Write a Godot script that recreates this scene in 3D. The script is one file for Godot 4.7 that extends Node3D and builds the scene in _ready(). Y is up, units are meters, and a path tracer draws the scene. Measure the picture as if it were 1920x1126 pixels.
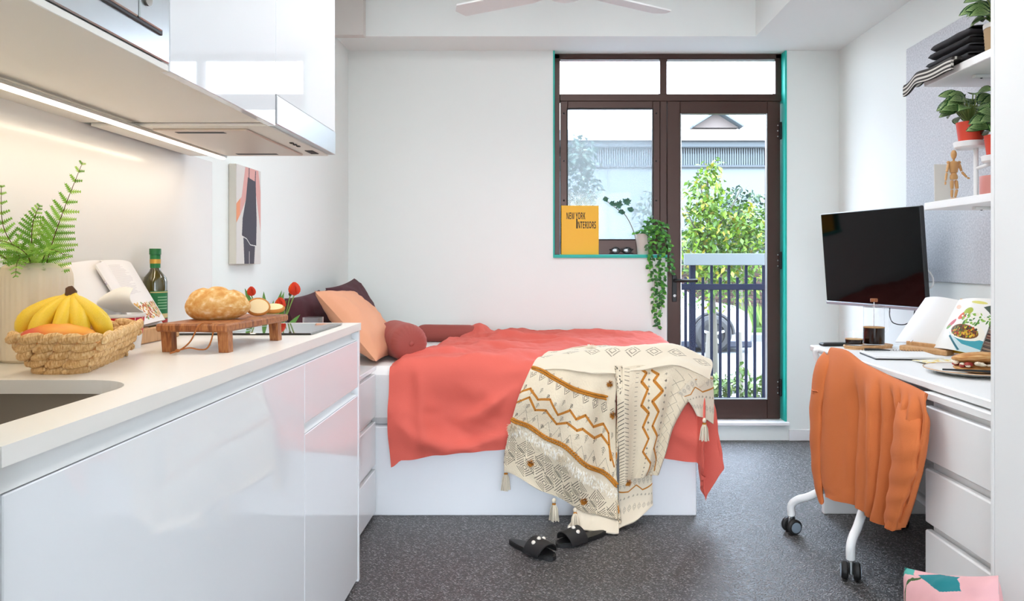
extends Node3D
# A small studio flat: glossy white kitchenette at left, bed along the back wall under a window and a glazed door, desk at right.
# Metres, y up. D(x, y, depth) is a point that many metres in front of the camera's plane.

class MB:  # collects triangles, given counter-clockwise from outside
	var vs := PackedVector3Array()
	var us := PackedVector2Array()
	var gs := PackedInt32Array()
	var cs := PackedColorArray()
	var group := 1
	var tint := Color(1, 1, 1)
	var tinted := false

	func tri(a: Vector3, b: Vector3, c: Vector3, ua := Vector2.ZERO, ub := Vector2.ZERO, uc := Vector2.ZERO) -> void:
		vs.append(a)
		vs.append(c)
		vs.append(b)
		us.append(ua)
		us.append(uc)
		us.append(ub)
		for k in 3:
			gs.append(group)
			cs.append(tint)

	func quad(a: Vector3, b: Vector3, c: Vector3, d: Vector3, ua := Vector2(0, 1), ub := Vector2(1, 1), uc := Vector2(1, 0), ud := Vector2(0, 0)) -> void:
		tri(a, b, c, ua, ub, uc)
		tri(a, c, d, ua, uc, ud)

	func away(a: Vector3, b: Vector3, c: Vector3, o: Vector3) -> void:
		if (b - a).cross(c - a).dot((a + b + c) / 3.0 - o) < 0.0:
			tri(a, c, b)
		else:
			tri(a, b, c)

	func box(c: Vector3, s: Vector3, bev := 0.002, basis := Basis()) -> void:
		var was := group
		group = -1
		var h := s * 0.5
		bev = minf(bev, minf(h.x, minf(h.y, h.z)) * 0.9)
		for a in 3:
			var b := (a + 1) % 3
			var k := (a + 2) % 3
			for sa in [-1.0, 1.0]:
				var q: Array[Vector3] = []
				for w in [[-1.0, -1.0], [1.0, -1.0], [1.0, 1.0], [-1.0, 1.0]]:
					var v := Vector3()
					v[a] = sa * h[a]
					v[b] = w[0] * (h[b] - bev)
					v[k] = w[1] * (h[k] - bev)
					q.append(c + basis * v)
				away(q[0], q[1], q[2], c)
				away(q[0], q[2], q[3], c)
				if bev > 0.0:
					for sb in [-1.0, 1.0]:
						var e: Array[Vector3] = []
						for sk in [-1.0, 1.0]:
							var v1 := Vector3()
							v1[a] = sa * h[a]
							v1[b] = sb * (h[b] - bev)
							v1[k] = sk * (h[k] - bev)
							var v2 := v1
							v2[a] = sa * (h[a] - bev)
							v2[b] = sb * h[b]
							e.append(c + basis * v1)
							e.append(c + basis * v2)
						away(e[0], e[1], e[3], c)
						away(e[0], e[3], e[2], c)
		if bev > 0.0:
			for i in 8:
				var g := Vector3(1.0 if i & 1 else -1.0, 1.0 if i & 2 else -1.0, 1.0 if i & 4 else -1.0)
				var n := h - Vector3.ONE * bev
				away(c + basis * (g * Vector3(h.x, n.y, n.z)), c + basis * (g * Vector3(n.x, h.y, n.z)), c + basis * (g * Vector3(n.x, n.y, h.z)), c)
		group = was

	func span(x0: float, x1: float, y0: float, y1: float, d0: float, d1: float, bev := 0.002) -> void:
		box(Vector3((x0 + x1) / 2, (y0 + y1) / 2, -(d0 + d1) / 2), Vector3(absf(x1 - x0), absf(y1 - y0), absf(d1 - d0)), bev)

	func lathe(prof: Array, seg := 32, t := Transform3D(), swell = null) -> void:
		group += 1
		var total := 0.0
		for i in prof.size() - 1:
			total += prof[i].distance_to(prof[i + 1])
		var run := 0.0
		for i in prof.size() - 1:
			if i > 0 and absf((prof[i] - prof[i - 1]).angle_to(prof[i + 1] - prof[i])) > 0.6:
				group += 1
			var l: float = prof[i].distance_to(prof[i + 1])
			var v0 := 1.0 - run / total
			var v1 := 1.0 - (run + l) / total
			run += l
			for j in seg:
				var q: Array[Vector3] = []
				for w in [[j + 1, i], [j, i], [j, i + 1], [j + 1, i + 1]]:
					var ang: float = TAU * w[0] / seg
					var r: float = prof[w[1]].x
					if swell != null:
						r *= swell.call(ang, prof[w[1]].y)
					q.append(t * Vector3(r * cos(ang), prof[w[1]].y, r * sin(ang)))
				var u1 := float(j + 1) / seg
				var u0 := float(j) / seg
				if prof[i].x > 1e-6:
					tri(q[0], q[1], q[2], Vector2(u1, v0), Vector2(u0, v0), Vector2(u0, v1))
				if prof[i + 1].x > 1e-6:
					tri(q[0], q[2], q[3], Vector2(u1, v0), Vector2(u0, v1), Vector2(u1, v1))
		group += 1

	func ball(c: Vector3, r: Vector3, basis := Basis(), seg := 16) -> void:
		var prof := []
		for i in seg / 2 + 1:
			var a := PI * i / (seg / 2) - PI / 2
			prof.append(Vector2(maxf(cos(a), 0.0), sin(a)))
		var was := group
		lathe(prof, seg, Transform3D(basis * Basis.from_scale(r), c))
		group = was + 20

	func tube(pts: Array, rad, seg := 8, closed := false) -> void:
		group += 1
		var n := pts.size()
		var last := n if closed else n - 1
		var rings := []
		var side := Vector3()
		for i in n:
			var a: Vector3 = pts[(i - 1 + n) % n] if closed or i > 0 else pts[i]
			var b: Vector3 = pts[(i + 1) % n] if closed or i < n - 1 else pts[i]
			var dir := (b - a).normalized()
			if i == 0:
				side = dir.cross(Vector3.UP if absf(dir.y) < 0.9 else Vector3.RIGHT).normalized()
			side = (side - dir * side.dot(dir)).normalized()
			var up := dir.cross(side)
			var r: float = rad[i] if rad is Array else rad
			var ring := []
			for j in seg:
				var ang := TAU * j / seg
				ring.append(pts[i] + (side * cos(ang) + up * sin(ang)) * r)
			rings.append(ring)
		for i in last:
			var k := (i + 1) % n
			for j in seg:
				var m := (j + 1) % seg
				quad(rings[i][j], rings[i][m], rings[k][m], rings[k][j])
		if not closed:
			group += 1
			for j in seg:
				var m := (j + 1) % seg
				tri(pts[0], rings[0][m], rings[0][j])
				tri(pts[n - 1], rings[n - 1][j], rings[n - 1][m])
		group += 1

	func sheet(f: Callable, nu: int, nv: int, thick := 0.0, flip := false) -> void:
		group += 1
		var g := []
		for i in nu + 1:
			var row := []
			for j in nv + 1:
				row.append(f.call(float(i) / nu, float(j) / nv))
			g.append(row)
		var back := []
		if thick > 0.0:
			for i in nu + 1:
				var row := []
				for j in nv + 1:
					var du: Vector3 = g[mini(i + 1, nu)][j] - g[maxi(i - 1, 0)][j]
					var dv: Vector3 = g[i][mini(j + 1, nv)] - g[i][maxi(j - 1, 0)]
					var n := du.cross(dv).normalized() * (-thick if flip else thick)
					row.append(g[i][j] - n)
				back.append(row)
		for i in nu:
			for j in nv:
				var a := Vector2(float(i) / nu, float(j) / nv)
				var b := Vector2(float(i + 1) / nu, float(j + 1) / nv)
				var q := [g[i][j], g[i + 1][j], g[i + 1][j + 1], g[i][j + 1]]
				if flip:
					quad(q[0], q[3], q[2], q[1], a, Vector2(a.x, b.y), b, Vector2(b.x, a.y))
				else:
					quad(q[0], q[1], q[2], q[3], a, Vector2(b.x, a.y), b, Vector2(a.x, b.y))
		if thick > 0.0:
			group += 1
			for i in nu:
				for j in nv:
					var a := Vector2(float(i) / nu, float(j) / nv)
					var b := Vector2(float(i + 1) / nu, float(j + 1) / nv)
					if flip:
						quad(back[i][j], back[i + 1][j], back[i + 1][j + 1], back[i][j + 1], a, Vector2(b.x, a.y), b, Vector2(a.x, b.y))
					else:
						quad(back[i][j], back[i][j + 1], back[i + 1][j + 1], back[i + 1][j], a, Vector2(a.x, b.y), b, Vector2(b.x, a.y))
			group += 1
			var rim := []
			for i in nu:
				rim.append([i, 0, i + 1, 0])
				rim.append([i + 1, nv, i, nv])
			for j in nv:
				rim.append([nu, j, nu, j + 1])
				rim.append([0, j + 1, 0, j])
			for r in rim:
				var uv := Vector2(float(r[0]) / nu, float(r[1]) / nv)
				if flip:
					quad(g[r[0]][r[1]], g[r[2]][r[3]], back[r[2]][r[3]], back[r[0]][r[1]], uv, uv, uv, uv)
				else:
					quad(g[r[2]][r[3]], g[r[0]][r[1]], back[r[0]][r[1]], back[r[2]][r[3]], uv, uv, uv, uv)
		group += 1

	func prism(poly: PackedVector2Array, t: Transform3D, h: float) -> void:  # polygon in local x, y; pushed out along local z
		var was := group
		group = -1
		var ids := Geometry2D.triangulate_polygon(poly)
		var turn := 1.0 if not Geometry2D.is_polygon_clockwise(poly) else -1.0
		for i in range(0, ids.size(), 3):
			var a := poly[ids[i]]
			var b := poly[ids[i + 1]]
			var c := poly[ids[i + 2]]
			if (b - a).cross(c - a) < 0.0:
				var s := b
				b = c
				c = s
			tri(t * Vector3(a.x, a.y, h), t * Vector3(b.x, b.y, h), t * Vector3(c.x, c.y, h))
			tri(t * Vector3(a.x, a.y, 0), t * Vector3(c.x, c.y, 0), t * Vector3(b.x, b.y, 0))
		for i in poly.size():
			var a := poly[i]
			var b := poly[(i + 1) % poly.size()]
			if turn < 0.0:
				quad(t * Vector3(b.x, b.y, 0), t * Vector3(a.x, a.y, 0), t * Vector3(a.x, a.y, h), t * Vector3(b.x, b.y, h))
			else:
				quad(t * Vector3(a.x, a.y, 0), t * Vector3(b.x, b.y, 0), t * Vector3(b.x, b.y, h), t * Vector3(a.x, a.y, h))
		group = was

	func blade(at: Vector3, dir: Vector3, up: Vector3, length: float, width: float, curl := 0.4, n := 5, fold := 0.2, blunt := 0.5) -> void:
		group += 1
		var side := dir.cross(up).normalized()
		up = side.cross(dir).normalized()
		var p := at
		var old := []
		for i in n + 1:
			var t := float(i) / n
			var d := (dir * cos(curl * t) - up * sin(curl * t)).normalized()
			if i > 0:
				p += d * length / n
			var u2 := (up * cos(curl * t) + dir * sin(curl * t)).normalized()
			var w := width * 0.5 * pow(sin(PI * clampf(pow(t, blunt * 1.6), 0.0, 1.0)), 0.8) + 0.0004
			var now := [p - side * w + u2 * w * fold, p, p + side * w + u2 * w * fold]
			if i > 0:
				var v0 := float(i - 1) / n
				quad(old[0], old[1], now[1], now[0], Vector2(0, v0), Vector2(0.5, v0), Vector2(0.5, t), Vector2(0, t))
				quad(old[1], old[2], now[2], now[1], Vector2(0.5, v0), Vector2(1, v0), Vector2(1, t), Vector2(0.5, t))
			old = now
		group += 1

	func pillow(t: Transform3D, w: float, h: float, thick: float, noise: FastNoiseLite, seed_at := 0.0, n := 22) -> void:
		for s in [1.0, -1.0]:
			var f := func(u: float, v: float) -> Vector3:
				var a := u * 2.0 - 1.0
				var b := v * 2.0 - 1.0
				a = sin(a * PI / 2) * 0.35 + a * 0.65
				b = sin(b * PI / 2) * 0.35 + b * 0.65
				var e := maxf((1.0 - a * a) * (1.0 - b * b), 0.0)
				var z := pow(e, 0.42) * thick * 0.5
				z += noise.get_noise_3d(a * 60.0, b * 60.0, seed_at + s * 40.0) * 0.014 * minf(1.0, e * 5.0)
				var pull := 0.06
				return t * Vector3(a * w * 0.5 * (1.0 - pull * (1.0 - b * b) * a * a), b * h * 0.5 * (1.0 - pull * (1.0 - a * a) * b * b), z * s)
			sheet(f, n, n, 0.0, s < 0.0)

	func mesh(offset := Vector3.ZERO) -> ArrayMesh:
		var st := SurfaceTool.new()
		st.begin(Mesh.PRIMITIVE_TRIANGLES)
		for i in vs.size():
			st.set_smooth_group(gs[i])
			st.set_uv(us[i])
			if tinted:
				st.set_color(cs[i])
			st.add_vertex(vs[i] - offset)
		st.generate_normals()
		st.index()
		return st.commit()


var taken := {}
var rng := RandomNumberGenerator.new()
var noise := FastNoiseLite.new()
var M := {}


func D(x: float, y: float, depth: float) -> Vector3:
	return Vector3(x, y, -depth)


func numbered(n: String) -> String:
	if taken.has(n):
		taken[n] += 1
		return "%s_%03d" % [n, taken[n]]
	taken[n] = 0
	return n


func tag(o: Node3D, label: String, category: String, group := "", kind := "") -> void:
	o.set_meta("label", label)
	o.set_meta("category", category)
	if group:
		o.set_meta("group", group)
	if kind:
		o.set_meta("kind", kind)


func thing(called: String, label: String, category: String, at := Vector3.ZERO, turn := 0.0, group := "", kind := "") -> Node3D:
	var o := Node3D.new()
	o.name = numbered(called)
	add_child(o)
	o.position = at
	o.rotation.y = turn
	tag(o, label, category, group, kind)
	return o


func part(parent: Node3D, called: String, mb: MB, m: Material, label := "") -> MeshInstance3D:
	var o := MeshInstance3D.new()
	o.name = called
	o.mesh = mb.mesh()
	o.material_override = m
	o.cast_shadow = GeometryInstance3D.SHADOW_CASTING_SETTING_ON
	parent.add_child(o, true)
	if label:
		o.set_meta("label", label)
	return o


func wpart(parent: Node3D, called: String, mb: MB, m: Material, label := "") -> MeshInstance3D:  # shapes given in room coordinates
	var off := Vector3.ZERO
	var p: Node = parent
	while p is Node3D and p != self:
		off += p.position
		p = p.get_parent()
	for i in mb.vs.size():
		mb.vs[i] -= off
	return part(parent, called, mb, m, label)


func solo(called: String, label: String, category: String, mb: MB, m: Material, at := Vector3.ZERO, turn := 0.0, group := "", kind := "") -> MeshInstance3D:  # shapes given round the thing's own base
	var o := part(self, numbered(called), mb, m)
	o.position = at
	o.rotation.y = turn
	tag(o, label, category, group, kind)
	return o


func wsolo(called: String, label: String, category: String, mb: MB, m: Material, base: Vector3, group := "", kind := "") -> MeshInstance3D:  # shapes given in room coordinates
	for i in mb.vs.size():
		mb.vs[i] -= base
	return solo(called, label, category, mb, m, base, 0.0, group, kind)


func slab(x0: float, x1: float, y0: float, y1: float, d0: float, d1: float, bev := 0.002) -> MB:
	var b := MB.new()
	b.span(x0, x1, y0, y1, d0, d1, bev)
	return b


func lathed(prof: Array, seg := 32, t := Transform3D()) -> MB:
	var b := MB.new()
	b.lathe(prof, seg, t)
	return b


func tubed(pts: Array, rad, seg := 8, closed := false) -> MB:
	var b := MB.new()
	b.tube(pts, rad, seg, closed)
	return b


func curve(pts: Array, n := 20) -> Array:  # a smooth line through the points
	var out := []
	for i in n + 1:
		out.append(along(pts, float(i) / n))
	return out


func along(a: Array, t: float) -> Variant:
	var n := a.size() - 1
	var k := mini(int(t * n), n - 1)
	var f := t * n - k
	var p0 = a[maxi(k - 1, 0)]
	var p1 = a[k]
	var p2 = a[k + 1]
	var p3 = a[mini(k + 2, n)]
	return 0.5 * ((2.0 * p1) + (p2 - p0) * f + (2.0 * p0 - 5.0 * p1 + 4.0 * p2 - p3) * f * f + (3.0 * p1 - p0 - 3.0 * p2 + p3) * f * f * f)


func lean(at: Vector3, x: Vector3, y: Vector3) -> Transform3D:  # a place with its x and y axes
	x = x.normalized()
	y = (y - x * y.dot(x)).normalized()
	return Transform3D(Basis(x, y, x.cross(y)), at)


func patch(rows: Array, u: float, v: float) -> Vector3:
	var line := []
	for r in rows:
		line.append(along(r, u))
	return along(line, v)


func mat(color: String, rough := 0.6, o := {}) -> StandardMaterial3D:
	var m := StandardMaterial3D.new()
	m.albedo_color = Color(color)
	m.roughness = rough
	m.metallic = o.get("metal", 0.0)
	m.metallic_specular = o.get("spec", 0.5)
	if o.has("coat"):
		m.clearcoat_enabled = true
		m.clearcoat = o.coat
		m.clearcoat_roughness = o.get("coat_rough", 0.04)
	if o.has("sheen"):
		m.rim_enabled = true
		m.rim = o.sheen
		m.rim_tint = 0.6
	if o.has("tex"):
		m.albedo_texture = o.tex
	if o.has("bump"):
		m.heightmap_enabled = true
		m.heightmap_texture = o.bump
		m.heightmap_scale = o.get("bump_scale", 0.1)
	if o.has("tri"):
		m.uv1_triplanar = true
		m.uv1_world_triplanar = o.get("world", false)
		m.uv1_scale = Vector3.ONE * o.tri
	if o.has("uv"):
		m.uv1_scale = o.uv
	if o.has("alpha"):
		m.transparency = BaseMaterial3D.TRANSPARENCY_ALPHA
		m.albedo_color.a = o.alpha
	if o.has("glow"):
		m.emission_enabled = true
		m.emission = Color(o.get("glow_color", "ffffff"))
		m.emission_energy_multiplier = o.glow
	if o.has("vertex"):
		m.vertex_color_use_as_albedo = true
	if o.has("back"):
		m.backlight_enabled = true
		m.backlight = Color(o.back)
	m.cull_mode = BaseMaterial3D.CULL_DISABLED
	return m


# ------------------------------------------------------------------ pictures computed for materials
func tex(im: Image) -> ImageTexture:
	return ImageTexture.create_from_image(im)


func blot(im: Image, x: float, y: float, r: float, c: Color) -> void:
	var w := im.get_width()
	var h := im.get_height()
	for j in range(int(y - r), int(y + r) + 1):
		for i in range(int(x - r), int(x + r) + 1):
			if i >= 0 and j >= 0 and i < w and j < h and (i - x) * (i - x) + (j - y) * (j - y) <= r * r:
				im.set_pixel(i, j, c)


func stroke(im: Image, pts: Array, width: float, c: Color) -> void:
	for k in pts.size() - 1:
		var a: Vector2 = pts[k]
		var b: Vector2 = pts[k + 1]
		var n := maxi(1, int(a.distance_to(b) / maxf(width * 0.4, 0.7)))
		for i in n + 1:
			var p := a.lerp(b, float(i) / n)
			blot(im, p.x, p.y, width * 0.5, c)


func fill_poly(im: Image, pts: PackedVector2Array, c: Color) -> void:
	var lo := pts[0]
	var hi := pts[0]
	for p in pts:
		lo = lo.min(p)
		hi = hi.max(p)
	for j in range(maxi(0, int(lo.y)), mini(im.get_height(), int(hi.y) + 1)):
		for i in range(maxi(0, int(lo.x)), mini(im.get_width(), int(hi.x) + 1)):
			if Geometry2D.is_point_in_polygon(Vector2(i, j), pts):
				im.set_pixel(i, j, c)


func oval(im: Image, x: float, y: float, rx: float, ry: float, turn: float, c: Color) -> void:
	var pts := PackedVector2Array()
	for k in 24:
		var a := TAU * k / 24
		pts.append(Vector2(x, y) + Vector2(cos(a) * rx, sin(a) * ry).rotated(turn))
	fill_poly(im, pts, c)


func carpet_picture() -> Image:
	var im := Image.create(512, 512, false, Image.FORMAT_RGB8)
	im.fill(Color(0.26, 0.255, 0.26))
	rng.seed = 4
	for n in 21000:
		var x := rng.randi() % 512
		var y := rng.randi() % 512
		var t := rng.randf()
		var v := 0.14 + 0.16 * rng.randf() if t < 0.42 else 0.32 + 0.2 * rng.randf() if t < 0.78 else 0.58 + 0.28 * rng.randf()
		var warm := rng.randf_range(-0.02, 0.025)
		var c := Color(v + warm, v, v - warm * 0.5 + 0.005)
		var s := 1 if rng.randf() < 0.6 else -1
		for k in rng.randi_range(3, 5):
			for w in 2:
				im.set_pixel((x + k) % 512, (y + s * k + w + 512) % 512, c)
				im.set_pixel((x + k + 1) % 512, (y + s * k + w + 512) % 512, c)
	return im


func noise_picture(w: int, h: int, fx: float, fy: float, stops: Array, seed_at: int, octaves := 3) -> Image:
	var im := Image.create(w, h, false, Image.FORMAT_RGB8)
	var fn := FastNoiseLite.new()
	fn.seed = seed_at
	fn.frequency = 1.0
	fn.fractal_octaves = octaves
	var g := Gradient.new()
	g.offsets = PackedFloat32Array()
	g.colors = PackedColorArray()
	var offs := PackedFloat32Array()
	var cols := PackedColorArray()
	for i in stops.size():
		offs.append(float(i) / (stops.size() - 1))
		cols.append(Color(stops[i]))
	g.offsets = offs
	g.colors = cols
	for j in h:
		for i in w:
			var a := float(i) / w
			var b := float(j) / h
			# blended with a shifted copy near the border so that it repeats without a seam
			var v := fn.get_noise_2d(a * fx, b * fy)
			var v2 := fn.get_noise_2d((a - 1.0) * fx, b * fy)
			var wx := clampf((a - 0.85) / 0.15, 0.0, 1.0)
			v = lerpf(v, v2, wx)
			var v3 := lerpf(fn.get_noise_2d(a * fx, (b - 1.0) * fy), fn.get_noise_2d((a - 1.0) * fx, (b - 1.0) * fy), wx)
			v = lerpf(v, v3, clampf((b - 0.85) / 0.15, 0.0, 1.0))
			im.set_pixel(i, j, g.sample(clampf(v * 0.9 + 0.5, 0.0, 1.0)))
	return im


func speckle_picture() -> Image:
	var im := noise_picture(512, 512, 26, 26, ["c2c5ca", "d0d3d8", "e0e2e6"], 8, 4)
	rng.seed = 9
	for k in 9000:
		var v := rng.randf_range(0.68, 0.93)
		blot(im, rng.randf() * 512, rng.randf() * 512, rng.randf_range(0.6, 1.4), Color(v, v * 1.01, v * 1.03))
	return im


# ------------------------------------------------------------------ the scene
func _ready() -> void:
	rng.seed = 1
	noise.seed = 3
	noise.frequency = 0.05
	camera_and_light()
	materials()
	shell()
	window_and_door()
	kitchen()
	bed()
	desk_side()
	outdoors()
	counter_things()
	bed_things()
	sill_things()
	desk_things()
	shelf_things()
	floor_things()


func camera_and_light() -> void:
	var cam := Camera3D.new()
	cam.name = "camera"
	add_child(cam)
	cam.position = Vector3(0, 1.115, 0)
	cam.set_frustum(0.05 * 1126.0 / 1400.0, Vector2(-50, -73) * 0.05 / 1400.0, 0.05, 200.0)
	cam.current = true
	var we := WorldEnvironment.new()
	we.name = "surroundings"
	var e := Environment.new()
	e.background_mode = Environment.BG_SKY
	var sky := Sky.new()
	var sm := ProceduralSkyMaterial.new()
	sm.sky_top_color = Color(0.84, 0.91, 1.0)
	sm.sky_horizon_color = Color(0.93, 0.965, 1.0)
	sm.ground_horizon_color = Color(0.8, 0.82, 0.85)
	sm.ground_bottom_color = Color(0.6, 0.6, 0.62)
	sky.sky_material = sm
	e.sky = sky
	e.background_energy_multiplier = 7.5
	e.tonemap_mode = Environment.TONE_MAPPER_LINEAR
	e.tonemap_exposure = 1.92
	e.sdfgi_enabled = true
	e.ssao_enabled = true
	e.ssil_enabled = true
	we.environment = e
	add_child(we)
	var lamps := [[0.1, 2.45, 1.5, 1.3], [0.1, -1.5, 1.2, 1.0]]  # unseen panels added as soft fill for the room
	for i in 2:
		var l: Array = lamps[i]
		var t := thing("added_ceiling_light", ["added unseen ceiling light panel over the middle of the room", "added unseen ceiling light panel over the entrance end of the room"][i], "ceiling light", D(l[0], 2.75, l[1]), 0.0, "added fill light panels")
		var fr := MB.new()
		fr.box(Vector3(0, -0.02, 0), Vector3(l[2] + 0.04, 0.04, l[3] + 0.04), 0.004)
		part(t, "housing", fr, mat("f2f2f0", 0.5))
		var df := MB.new()
		df.box(Vector3(0, -0.043, 0), Vector3(l[2], 0.006, l[3]), 0.001)
		part(t, "diffuser", df, mat("ffffff", 0.6, {"glow": 1.4, "glow_color": "fcfdff"}))
		var a := AreaLight3D.new()
		a.name = "panel_light"
		a.area_size = Vector2(l[2], l[3])
		a.rotation.x = -PI / 2
		a.position = Vector3(0, -0.05, 0)
		a.light_energy = [0.8, 0.4][i]
		a.light_color = Color(0.98, 0.99, 1.0)
		a.shadow_enabled = true
		t.add_child(a)


func materials() -> void:
	var fabric_bump := tex(noise_picture(256, 256, 70, 70, ["000000", "ffffff"], 21, 2))
	M.wall = mat("eef2ee", 0.7)
	M.ceiling = mat("f1f5f2", 0.8)
	M.taupe = mat("dcd6d0", 0.7)  # shade of the ceiling corner put into this colour
	var cp := carpet_picture()
	M.carpet = mat("cccac8", 0.48, {"tex": tex(cp), "bump": tex(cp), "bump_scale": 0.5, "tri": 1.45, "world": true, "spec": 0.85})
	M.gloss = mat("f2f3f5", 0.6, {"spec": 0.15, "coat": 1.0, "coat_rough": 0.02})
	M.white = mat("f4f4f3", 0.45)
	M.matte_white = mat("efefed", 0.6)
	M.stone = mat("f0ece5", 0.28)
	M.under = mat("f6f2ea", 0.5)
	M.splash = mat("edebe8", 0.16, {"spec": 0.35})
	M.steel = mat("c9cccd", 0.28, {"metal": 1.0})
	M.dark_steel = mat("9a9288", 0.35, {"metal": 1.0})
	M.chrome = mat("dddddd", 0.12, {"metal": 1.0})
	M.black_glass = mat("0b0c0e", 0.04, {"coat": 1.0})
	M.black = mat("141415", 0.4)
	M.soft_black = mat("1b1a1a", 0.55)
	M.bronze = mat("4a342d", 0.36, {"metal": 0.35, "spec": 0.5})
	M.teal = mat("19b5a4", 0.5)
	M.glass = mat("f4fbff", 0.02, {"alpha": 0.01, "spec": 0.16})
	M.clear = mat("f4fbff", 0.02, {"alpha": 0.03, "spec": 0.52})
	M.screen_mesh = mat("c9d6dc", 0.9, {"alpha": 0.34})
	var wood_im := noise_picture(256, 512, 22, 3, ["6b3a1f", "94552f", "b57845", "8a4a28"], 31, 4)
	M.walnut = mat("ffffff", 0.5, {"tex": tex(wood_im), "tri": 4.0})
	var oak := noise_picture(256, 512, 26, 3, ["b98a5a", "cf9f6c", "dcb283"], 33, 4)
	M.oak = mat("ffffff", 0.5, {"tex": tex(oak), "tri": 3.0})
	M.lime_wood = mat("d2a066", 0.5)
	M.sheet = mat("f1efed", 0.85, {"bump": fabric_bump, "bump_scale": 0.05, "tri": 5.0})
	M.coral = mat("db6152", 0.75, {"sheen": 0.35, "bump": fabric_bump, "bump_scale": 0.06, "tri": 5.0})
	M.peach = mat("e2a07b", 0.8, {"sheen": 0.3, "bump": fabric_bump, "bump_scale": 0.06, "tri": 6.0})
	M.burgundy = mat("471722", 0.8, {"sheen": 0.3, "bump": fabric_bump, "bump_scale": 0.06, "tri": 6.0})
	M.brick_velvet = mat("9c4a41", 0.75, {"sheen": 0.6, "bump": fabric_bump, "bump_scale": 0.05, "tri": 6.0})
	M.rust = mat("d07038", 0.85, {"sheen": 0.25, "bump": fabric_bump, "bump_scale": 0.08, "tri": 7.0})
	M.cream = mat("e6dac4", 0.9, {"sheen": 0.2})
	M.mustard = mat("bd7a24", 0.9)
	M.paper = mat("f3f2f0", 0.6)
	M.leaf_bright = mat("7fa83e", 0.5, {"back": "5f8030"})
	M.leaf_dark = mat("2f5a28", 0.4, {"back": "2c4a1c"})
	M.ivy = mat("3d6b2c", 0.45, {"back": "3a6020", "vertex": true})
	M.stem = mat("5b4a2c", 0.7)
	M.soil = mat("3a2a20", 0.95)
	M.pot_red = mat("d9442a", 0.5)
	M.felt = mat("ffffff", 0.95, {"tex": tex(speckle_picture()), "tri": 3.2})
	M.rattan = mat("c99e66", 0.7, {"tex": tex(noise_picture(128, 128, 20, 6, ["b98548", "e0b67c", "f3d6a4"], 51, 3)), "tri": 12.0})
	M.rattan.albedo_color = Color("ffffff")


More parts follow.
